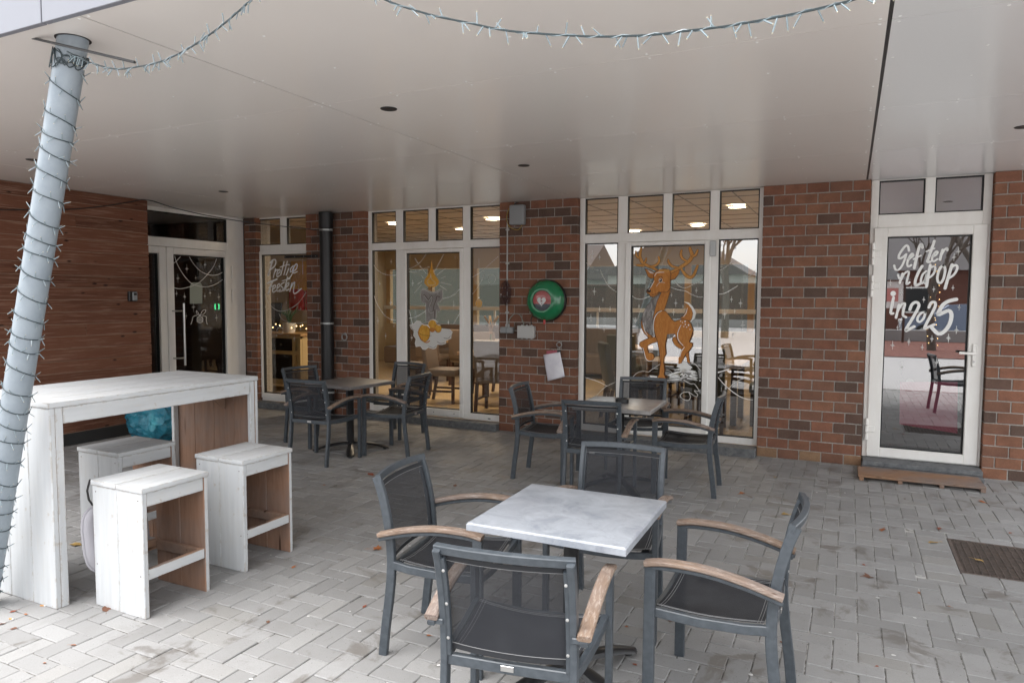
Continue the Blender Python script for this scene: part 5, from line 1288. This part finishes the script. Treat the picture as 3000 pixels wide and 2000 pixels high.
# red film with a pale ring on the inside of the door glass
P = Paint(val=7.4655, step=.0004)
P.fill(D2, [(322, 560), (886, 560), (884, 1066), (316, 976)], M_STICK)
P.line(D2, [(420, 560), (470, 660), (520, 745), (590, 830), (680, 905), (780, 955), (884, 985)], .066, M_STICKW, 4)
P.line(D2, [(640, 610), (680, 700), (740, 770), (820, 815), (890, 825), (884, 780), (820, 720), (760, 640), (700, 600)], .040, M_STICKW, 4)
P.build('red_film', gl_)

# entrance glass
E_ = K_
P = Paint(0, XD - .036, .0004)
P.beads(E_, [(438, 785), (470, 880), (540, 1000), (620, 1090), (680, 1120), (760, 1136), (840, 1132), (930, 1095), (1012, 1035)], M_PAINTG, .008); P.beads(E_, [(608, 795), (660, 880), (740, 960), (840, 1002), (930, 998), (1012, 955)], M_PAINTG, .008); P.beads(E_, [(920, 818), (880, 910), (810, 1000), (740, 1070), (670, 1115), (600, 1140), (500, 1160), (422, 1145)], M_PAINTG, .008); P.beads(E_, [(505, 790), (460, 840), (420, 872)], M_PAINTG, .008)
for p, r in (((578, 932), .030), ((475, 1040), .030), ((785, 884), .026), ((950, 902), .022), ((680, 1035), .014), ((855, 1068), .016), ((460, 1215), .020), ((552, 1250), .026), ((845, 1208), .022), ((785, 1245), .022), ((945, 1255), .026), ((655, 1370), .032), ((570, 1472), .022), ((918, 1492), .024)): P.star(E_, p, r, M_PAINTG)
P.disc(E_, (728, 1512), .052, .05, M_PAINTG, 18); P.disc(E_, (728, 1512), .045, .043, mat('paint_shade', (.12, .12, .11), .8), 18)
for dy in (-30, -15, 0, 15, 30): P.line(E_, [(692, 1512 + dy * .8), (728, 1518 + dy), (764, 1512 + dy * .8)], .005, M_PAINTG, 3)
for pts in ([(728, 1468), (690, 1440), (690, 1410), (728, 1466)], [(728, 1468), (760, 1410), (795, 1402), (780, 1440), (728, 1466)], [(700, 1462), (650, 1480), (640, 1520), (625, 1566)], [(756, 1468), (800, 1480), (800, 1520), (812, 1566)]): P.line(E_, pts, .008, M_PAINTG, 4)
P.build('garland_painting', e2)
P = Paint(0, XD - .0395, -.0002)
P.fill(E_, [(636, 1086), (735, 1086), (758, 1130), (755, 1330), (612, 1332), (612, 1130)], mat('notice_paper', (.30, .33, .28), .7))
for i, y in enumerate((1165, 1182, 1199, 1220)): P.line(E_, [(632 + 14 * (i == 3), y), (738 - 30 * (i == 3), y)], .006, M_GREY)
o = P.build('paper_notice', e2)
o = MB().box((-.045, -.01, -.075), (.045, .01, .075), bev=.004).build('door_sensor', M_BLACK); o.location = on(K_(921, 1365), 0, XD - .35); o.rotation_euler = (0, 0, rad(70)); tag(o, 'black wall sensor with a green lit bracket inside the dark lobby', 'sensor')
for s in (-1, 1):
    q = MB(); q.sweep([(s * .014, -.011, .035), (s * .028, -.011, .035), (s * .028, -.011, -.035), (s * .014, -.011, -.035)], (0, 1, 0), .002, .005, .0005); q.build('green_light', M_LEDG, o)

# ================================================================== THINGS ON THE WALLS
# round green cabinet
t = thing('defibrillator_cabinet', 'round green defibrillator cabinet with a white heart on its window', 'cabinet', (-3.121, YF, 1.563))
F_ = frame((0, 0, 0), (1, 0, 0), z=(0, -1, 0))
MB().lathe([(.20, .001), (.238, .003), (.240, .05), (.232, .062), (.22, .062)], 48, F_, cap=True).build('back_shell', M_BLACK, t)
cv = MB().lathe([(.226, .058), (.231, .066), (.226, .085), (.214, .112), (.190, .145), (.168, .162), (.158, .166), (.150, .171), (.122, .176), (.116, .174), (.113, .168)], 48, F_).build('cover', M_GREEN, t)
for k in range(8):
    a = k * math.pi / 4 + .2; d = Vector((math.cos(a), 0, math.sin(a))); q = MB(); q.lathe([(.0, .006), (.018, .005), (.022, 0)], 16, frame(d * .203 + Vector((0, -.122, 0)), Vector((0, 1, 0)).cross(d), z=(d * .75 + Vector((0, -.66, 0))))); q.build('dimple', M_GREEN, cv)
for k in range(4):
    a = k * math.pi / 2 + .1; q = MB()
    def pol(r_, b): return Vector((r_ * math.cos(a + b), -.1765, r_ * math.sin(a + b)))
    q.tube([pol(.136, -.20), pol(.136, .02), pol(.128, .03), pol(.138, .22), pol(.150, .03), pol(.143, .02), pol(.143, -.20)], .0016, 5, closed=True); q.build('arrow', M_GREEN, cv)
wn = MB().lathe([(.0, .160), (.114, .160)], 40, F_).build('window', M_DARKM, t, 0)
q = MB(); q.poly([(.11 * math.cos(a), -.1615, .11 * math.sin(a)) for a in [(-.35 + i * (3.1416 + .7) / 16) for i in range(17)]]); q.build('red_case', mat('aed_red', (.42, .05, .045), .35), wn, 0)
q = MB(); q.poly([(.11 * math.cos(a) , -.1613, .11 * math.sin(a)) for a in [(3.1416 + .36 + i * (3.1416 - .72) / 16) for i in range(17)]]); q.build('dark_case', mat('aed_slate', (.05, .055, .07), .4), wn, 0)
q = MB(); HT = []
for i in range(28):
    a = i / 28 * 6.2832; x = 16 * math.sin(a) ** 3; y = 13 * math.cos(a) - 5 * math.cos(2 * a) - 2 * math.cos(3 * a) - math.cos(4 * a); HT.append((x * .0034 - .006, -.163, y * .0034 - .008))
q.poly(HT); ht = q.build('heart', M_WHITE, wn, 0)
q = MB(); q.poly([(-.016, -.164, .026), (-.006, -.164, .026), (-.009, -.164, -.004), (.006, -.164, .006), (.001, -.164, -.036), (.006, -.164, -.034), (-.003, -.164, -.052), (-.008, -.164, -.034), (-.003, -.164, -.036), (-.001, -.164, -.010), (-.017, -.164, -.020)]); q.build('bolt', mat('bolt_red', (.22, .02, .02), .4), wn, 0)
g = glass_mat('clear_cover', (.93, .95, .95), 1.5, .03); MB().lathe([(.0, .181), (.05, .179), (.09, .174), (.115, .168)], 32, F_).build('clear_cover', g, wn, 60)
q = MB(); q.box((-.012, -.10, -.27), (.012, -.08, -.215), bev=.005); q.build('red_tag', M_RED, t); MB().tube([(.008, -.09, -.235), (.012, -.09, -.218), (0, -.09, -.208), (-.012, -.09, -.218), (-.008, -.09, -.235)], .003, 6).build('seal_hook', M_SIL, t)
MB().tube([(-.17, -.02, -.15), (-.20, -.02, -.22), (-.19, -.02, -.30), (-.17, -.02, -.345)], .006, 6).build('cable', M_BLACK, t)
# router box with yellow wire, conduit, sockets
t = thing('junction_box', 'grey wall box with a yellow wire under the soffit', 'box', (-3.495, YF, 2.545))
MB().box((-.085, -.085, -.115), (.10, -.001, .115), bev=.022, seg=3).build('box', M_GREY, t)
MB().tube(spline([(-.07, -.05, .11), (-.12, -.03, .06), (-.145, -.02, -.03), (-.11, -.03, -.12), (-.03, -.04, -.165), (.03, -.05, -.165), (.07, -.05, -.115)], 5), .0042, 6).build('yellow_wire', M_YELW, t)
MB().tube([(-.05, -.04, .112), (-.02, -.03, .14), (-.01, -.01, .15)], .006, 6).build('gland', M_BLACK, t)
t = thing('conduit', 'thin pale pipe conduit clipped down the brick panel', 'conduit', (-3.632, YF, 0))
MB().tube([(0, -.016, 1.245), (0, -.016, 2.49)], .0085, 10).build('pipe', M_LGREY, t)
for z in (2.385, 1.993, 1.42): MB().box((-.022, -.02, z - .010), (.022, -.001, z + .010), bev=.003).build('clip', M_LGREY, t)
t = thing('socket_box', 'grey twin weatherproof socket at the foot of the conduit', 'socket', (-3.625, YF, 1.212))
MB().box((-.083, -.05, -.036), (-.001, -.001, .036), bev=.005).build('socket', M_GREY, t); MB().box((.001, -.05, -.036), (.083, -.001, .036), bev=.005).build('socket', M_GREY, t)
for x in (-.012, .022): MB().lathe([(.010, 0), (.012, .01), (.009, .036)], 10, Matrix.Translation((x, -.025, .036)), cap=True).build('gland', M_LGREY, t)
MB().tube(spline([(.022, -.025, .07), (.03, -.02, .13), (.09, -.015, .19), (.16, -.015, .18), (.205, -.02, .10), (.215, -.02, .05)], 5), .0055, 6).build('cable', M_GREYW, t)
t = thing('junction_box', 'large pale grey junction box below the defibrillator cabinet', 'box', (-3.367, YF, 1.197))
MB().box((-.10, -.06, -.068), (.10, -.001, .068), bev=.006).build('body', M_LGREY, t); MB().box((-.105, -.076, -.073), (.105, -.0605, .073), bev=.005).build('lid', M_LGREY, t)
for x in (-.06, 0, .06): 
    for z in (-.075, .075): MB().lathe([(.014, -.008), (.011, .008)], 10, frame((x, -.03, z), (1, 0, 0), z=(0, 0, 1 if z > 0 else -1)), cap=True).build('gland', M_LGREY, t)
for z in (-.035, .03): MB().lathe([(.015, -.002), (.011, .012)], 10, frame((.10, -.03, z), (0, 1, 0), z=(1, 0, 0)), cap=True).build('gland', M_LGREY, t)
# coil of wire
t = thing('wire_coil', 'bundle of thin maroon wire hung on the conduit', 'wire', (-3.64, YF - .04, 1.66))
q = MB()
for k in range(11):
    a = rnd.uniform(.02, .05); b = rnd.uniform(.10, .145); dx = rnd.uniform(-.025, .03); q.tube([(dx + a * math.cos(i * .524) + .02 * math.sin(k + i * .6), rnd.uniform(-.012, .012), b * math.sin(i * .524) - .01 * k % .03) for i in range(12)], .0028, 4, closed=True)
q.tube([(-.04, -.02, -.01), (0, -.03, .0), (.04, -.02, .01)], .006, 5); q.build('strand', M_MAROON, t); MB().lathe([(.0, -.008), (.008, -.004), (.008, .004), (0, .008)], 8, Matrix.Translation((-.05, -.02, -.03))).build('plug', M_WHITE, t)
# ring bolts, padlock, sheets
t = thing('padlock', 'dark padlock hanging from a ring on the brick panel', 'padlock', (-2.966, YF, 1.06))
q = MB(); q.tube([(.030 * math.cos(i * .393), -.02, .030 * math.sin(i * .393)) for i in range(16)], .006, 8, closed=True); q.tube([(0, 0, .03), (0, -.025, .03)], .006, 6); q.build('ring', M_SIL2, t)
q = MB(); q.tube([(-.012, -.024, -.06), (-.012, -.024, -.035), (0, -.024, -.022), (.012, -.024, -.035), (.012, -.024, -.06)], .0035, 6); q.build('shackle', M_SIL, t); MB().box((-.02, -.034, -.098), (.02, -.014, -.058), bev=.005).build('body', M_DARKM, t)
q = MB(); q.tube([(.0, -.03, -.03), (-.05, -.035, .0), (-.085, -.03, .035)], .002, 4); q.tube([(.0, -.03, -.035), (-.06, -.035, -.03), (-.115, -.03, -.055)], .002, 4); q.build('cable_tie', M_BLACK, t)
def sheet_mesh(c, y, bend, m, name, label):
    q = MB(); N = 10; R = []
    for i in range(N + 1):
        r = []
        for j in range(N + 1):
            u, v = i / N, j / N
            p = (Vector(c[0]) * (1 - u) + Vector(c[1]) * u) * (1 - v) + (Vector(c[3]) * (1 - u) + Vector(c[2]) * u) * v
            r.append(q.bm.verts.new((p.x, y - bend * (math.sin(u * 3.0) * .7 + v * v * .9) - .004 * math.sin(u * 7 + v * 5), p.y)))
        R.append(r)
    for i in range(N):
        for j in range(N): q.bm.faces.new((R[i][j], R[i + 1][j], R[i + 1][j + 1], R[i][j + 1]))
    o = q.build(name, m, smooth=60); mod = o.modifiers.new('thick', 'SOLIDIFY'); mod.thickness = .0012; tag(o, label, 'paper'); return o
sheet_mesh([(-3.157, .940), (-2.948, .980), (-2.882, .703), (-3.092, .640)], YF - .030, .022, M_PAPER, 'paper_sheet', 'plain white paper sheet hanging askew from the padlock')
sheet_mesh([(-3.122, .982), (-2.985, .998), (-2.985, .90), (-3.12, .89)], YF - .018, .004, M_PINKP, 'paper_sheet', 'pink paper corner showing behind the white sheet')
t = thing('wall_ring', 'small steel ring on the brick pillar beside the downpipe', 'ring', (-6.045, YF, 1.058))
q = MB(); q.tube([(.042 * math.cos(i * .393), -.022, .042 * math.sin(i * .393)) for i in range(16)], .008, 8, closed=True); q.build('ring', M_SIL2, t); MB().lathe([(.02, 0), (.02, .006), (.008, .01), (.008, .022)], 12, frame((0, 0, .04), (1, 0, 0), z=(0, -1, 0)), cap=True).build('bolt', M_SIL2, t)
# downpipe
t = thing('downpipe', 'thick black downpipe running down the brick pillar', 'downpipe', (-6.265, 7.245, 0))
MB().lathe([(.085, -.01), (.085, 2.49), (.085, 2.495)], 32, cap=True).build('pipe', M_BLACK, t); MB().lathe([(.086, 2.49), (.094, 2.50), (.094, 2.70)], 32, cap=True).build('collar', M_BLACK, t)
for z in (2.47, 1.24, .32): 
    q = MB(); q.lathe([(.0865, -.012), (.089, -.010), (.089, .010), (.0865, .012)], 32, Matrix.Translation((0, 0, z))); q.box((.082, -.035, z - .012), (.118, .0, z + .012), bev=.003); q.build('clamp', M_SIL2, t)
t = thing('wall_bracket', 'flat black perforated bar across the lettered window top', 'bracket', (-6.76, 7.30, 2.137))
q = MB(); q.box((-.29, -.006, -.018), (.30, .006, .018), bev=.004); q.box((.10, .006, -.012), (.14, .05, .012)); q.build('bar', M_BLACK, t)
for x in (-.27, -.1, .06, .2, .27): MB().lathe([(.006, 0), (.006, .003)], 8, frame((x, -.0062, 0), (1, 0, 0), z=(0, -1, 0)), cap=True).build('screw', M_GREY, t)
# cable under the soffit
A_ = [(XW + .02, 1.9, 2.70)] ; 
pix = [((-60, 612), XW + .012), ((0, 614), XW + .012), ((180, 614.5), XW + .012), ((298, 605), XW + .014), ((380, 592), XW + .016), ((431, 585.5), XW + .02)]
pts = [on(p, 0, x) for p, x in pix]; e0 = pts[-1]; e1 = Vector((-6.35, 7.20, 2.47)); N = 8
for i in range(1, N + 1): f = i / N; pts.append(e0.lerp(e1, f) - Vector((0, 0, .22 * f * (1 - f) * (1.6 - f))))
o = MB().tube(spline(pts, 3), .0055, 6).build('cable', M_BLACK); tag(o, 'black cable strung from the plank wall to the downpipe', 'cable')
# key box
t = thing('key_box', 'small grey key safe on the plank wall', 'key safe', (XW, 5.274, 1.588))
MB().box((0, -.05, -.058), (.035, .05, .058), bev=.006).build('body', M_DARKM, t); q = MB(); q.box((.0355, -.015, -.05), (.048, .046, .050), bev=.006); f = q.build('shutter', M_GREY, t); MB().box((.0482, -.002, .012), (.0515, .033, .038), bev=.003).build('lever', M_DARKM, f)
# downlights
for (x, y), lab in zip(((-2.498, 3.452), (-2.519, 5.393), (-6.064, 5.40), (-6.098, 3.49), (.968, 5.54)), ('nearest dark round downlight in the soffit, left of middle', 'dark round downlight in the soffit above the brick panel with the cabinet', 'dark round downlight in the soffit before the candle window, deep left', 'dark round downlight in the soffit beside the pole', 'dark round downlight in the soffit cut by the right picture edge')):
    t = thing('downlight', lab, 'downlight', (x, y, ZS), 0, 'unlit downlights in the soffit'); MB().lathe([(.046, -.004), (.049, -.003), (.050, -.0005)], 28).build('rim', M_BLACK, t); MB().lathe([(0, -.0015), (.046, -.0015), (.046, -.004)], 28).build('lens', M_BLACK, t)

# ================================================================== ON THE GROUND
# slatted step at the white door
t = thing('slatted_mat', 'narrow brown wooden slat mat before the white glass door', 'mat', (.585, 6.97, 0), rad(1.2))
for k in range(7): MB().box((-.475, -.175 + k * .052, .028), (.475, -.175 + k * .052 + .040, .050), bev=.003).build('slat', M_DECK, t)
for x in (-.45, -.15, .16, .455): MB().box((x - .018, -.175, 0), (x + .018, .175, .0275), bev=.003).build('bearer', M_DECK, t)
# drain grate
t = thing('drain_grate', 'rusty rectangular drain grate sunk in the paving', 'grate', (0, 0, 0))
gx0, gy0, gx1, gy1 = .655, 4.76, 1.62, 5.38
q = MB(); q.box((gx0, gy0, -.28), (gx1, gy1, -.20)); q.build('pit', M_PIT, t, 0)
q = MB()
for a in ((gx0 - .02, gy0 - .02, gx1 + .02, gy0), (gx0 - .02, gy1, gx1 + .02, gy1 + .02), (gx0 - .02, gy0 - .0005, gx0, gy1 + .0005), (gx1, gy0 - .0005, gx1 + .02, gy1 + .0005)): q.box((a[0], a[1], -.2), (a[2], a[3], -.002))
q.build('frame', M_GRATE, t)
bar = MB().box((-.0025, gy0 + .001, -.03), (.0025, gy1 - .001, -.004)).build('bar', M_GRATE, t); nb = 26
for i in range(nb):
    x = gx0 + .02 + i * (gx1 - gx0 - .04) / (nb - 1)
    if i == 0: bar.location.x = x
    else: link('bar', bar.data, t, (x, 0, 0))
cb = MB().box((gx0 + .001, -.002, -.028), (gx1 - .001, .002, -.006)).build('cross_bar', M_GRATE, t)
for i in range(27):
    y = gy0 + .02 + i * (gy1 - gy0 - .04) / 26
    if i == 0: cb.location.y = y
    else: link('cross_bar', cb.data, t, (0, y, 0))
# soldier course round the grate
q = []
for i in range(7): q.append((.445, 4.545 + i * .137, .189, .1365))
for i in range(6): q.append((.635 + i * .186, 4.545, .1855, .194)); q.append((.635 + i * .186, 5.401, .1855, .104))
for x, y, w, h in q:
    m = MB(); m.box((.002, .002, -.05), (w - .002, h - .002, 0), bev=.005); o = m.build('paver', M_PAV, pv); o.location = (x, y, .0005)
# leaves and litter
def leaf_mesh(kind, m):
    q = MB()
    if kind == 0: out = [(0, -.5), (.22, -.28), (.30, 0), (.2, .3), (0, .5), (-.2, .3), (-.30, 0), (-.22, -.28)]
    else: out = [(0, -.5), (.08, -.28), (.34, -.34), (.26, -.12), (.5, .02), (.26, .1), (.30, .34), (.1, .24), (0, .52), (-.1, .24), (-.32, .32), (-.26, .1), (-.5, 0), (-.26, -.12), (-.32, -.36), (-.08, -.28)]
    c = q.bm.verts.new((0, 0, .02)); R = [q.bm.verts.new((x, y, .10 * abs(x) * 2 + .05 * math.sin(y * 9 + kind))) for x, y in out]
    for i in range(len(R)): q.bm.faces.new((c, R[i], R[(i + 1) % len(R)]))
    q.tube([(0, -.45, .02), (.03, -.75, .06), (.0, -.95, .03)], .018, 4)
    o = q.build('leaf', m); me = o.data; bpy.data.objects.remove(o); return me
LM = [mat('leaf_orange', (.30, .10, .03), .7), mat('leaf_brown', (.13, .055, .03), .75), mat('leaf_yellow', (.34, .22, .07), .7), mat('leaf_rust', (.22, .05, .02), .65)]
LV = {(k, i): leaf_mesh(k, m) for k in (0, 1) for i, m in enumerate(LM)}
LEAF = [((1103, 1607), 1, 0, .085, 'orange maple leaf left of the near left chair leg'), ((1086, 1389), 0, 3, .080, 'bright rust leaf behind the near left chair'), ((220, 1594), 0, 2, .10, 'curled yellow leaf under the bar table by its near leg'), ((313, 1782), 0, 1, .075, 'folded brown leaf against the near stool foot'),
    ((2272, 1397), 0, 2, .055, 'yellow leaf lying before the bare brick panel'), ((2175, 1444), 1, 0, .06, 'orange crumpled leaf right of the ashtray table chair'), ((2199, 1455), 0, 1, .045, 'small brown leaf beside the crumpled orange one'), ((2301, 1506), 1, 2, .07, 'ragged yellow leaf behind the right near chair'),
    ((2586, 1551), 0, 0, .075, 'orange leaf with a long stalk in the open paving'), ((2752, 1547), 0, 3, .06, 'rust leaf just left of the drain grate corner'), ((2734, 1588), 0, 2, .07, 'yellow brown leaf at the edge of the drain grate'), ((2545, 1688), 1, 1, .07, 'dark curled leaf alone in the open right paving'), ((2877, 1469), 0, 0, .06, 'orange brown leaf below the slat mat corner'), ((1333, 1422), 0, 1, .055, 'dark brown leaf between the near left chair and the ashtray table'), ((2868, 1640), 0, 2, .055, 'pale leaf lying on the drain grate')]
for p, k, c, s, lab in LEAF:
    g = on(p, 2, .003); o = link('leaf', LV[(k, c)], None, (g.x, g.y, .003), (rnd.uniform(-.15, .15), rnd.uniform(-.15, .15), rnd.uniform(0, 6.28)), (s, s, s)); tag(o, lab, 'leaf')
small = [(785, 1820), (860, 1660), (1068, 1775), (896, 1507), (2692, 1735), (2530, 1653), (2290, 1880), (1835, 1834), (1860, 1945), (1963, 1818), (2780, 1775), (2570, 1950), (40, 1840), (75, 1798), (38, 1790), (8, 1826), (215, 1888), (300, 1495), (2470, 1410), (2440, 1360), (1560, 1330), (1655, 1310), (1440, 1345), (2110, 1540), (2650, 1460), (1255, 1860), (1420, 1880), (980, 1310), (950, 1420), (2960, 1560), (2620, 1545), (130, 1940)]
for i, p in enumerate(small):
    g = on(p, 2, .002); o = link('leaf', LV[(0, (1, 0, 3)[i % 3])], None, (g.x, g.y, .002), (rnd.uniform(-.2, .2), rnd.uniform(-.2, .2), rnd.uniform(0, 6.28)), [rnd.uniform(.018, .034)] * 3); tag(o, 'tiny dry leaf scrap lying loose on the paving', 'leaf', 'tiny leaf scraps on the paving')
M_BUTT = mat('filter_orange', (.48, .24, .08), .7)
for p, lab in (((125, 1773), 'orange cigarette butt at the bar table foot'), ((33, 1812), 'orange cigarette butt near the bottom left corner')):
    g = on(p, 2, .004); d = rnd.uniform(0, 3); v = Vector((math.cos(d), math.sin(d), 0)); t = thing('cigarette_butt', lab, 'cigarette butt', (g.x, g.y, .0045)); MB().tube([-v * .012, v * .008], .004, 8).build('filter', M_BUTT, t); MB().tube([v * .0081, v * .014], .004, 8).build('paper', M_WHITE, t)
M_GUM = mat('gum', (.62, .61, .59), .8)
q = MB()
for p in [(2681, 1809), (2810, 1871), (2020, 1960), (903, 1804), (1025, 1790), (1053, 1848), (2617, 1918), (2572, 1750), (793, 1625), (663, 1700), (1712, 1630), (1714, 1617), (2432, 1852), (2656, 1429), (2475, 1443), (2393, 1442), (1285, 1948), (700, 1905), (2696, 1432), (704, 1903), (735, 1988), (2200, 1975), (1124, 1652)]:
    g = on(p, 2, .001); s = rnd.uniform(.005, .011); q.poly([(g.x + s * math.cos(k * .785) * rnd.uniform(.7, 1.3), g.y + s * math.sin(k * .785) * rnd.uniform(.6, 1.1), .0022) for k in range(8)])
o = q.build('gum_spots', M_GUM, smooth=0); o['kind'] = 'stuff'
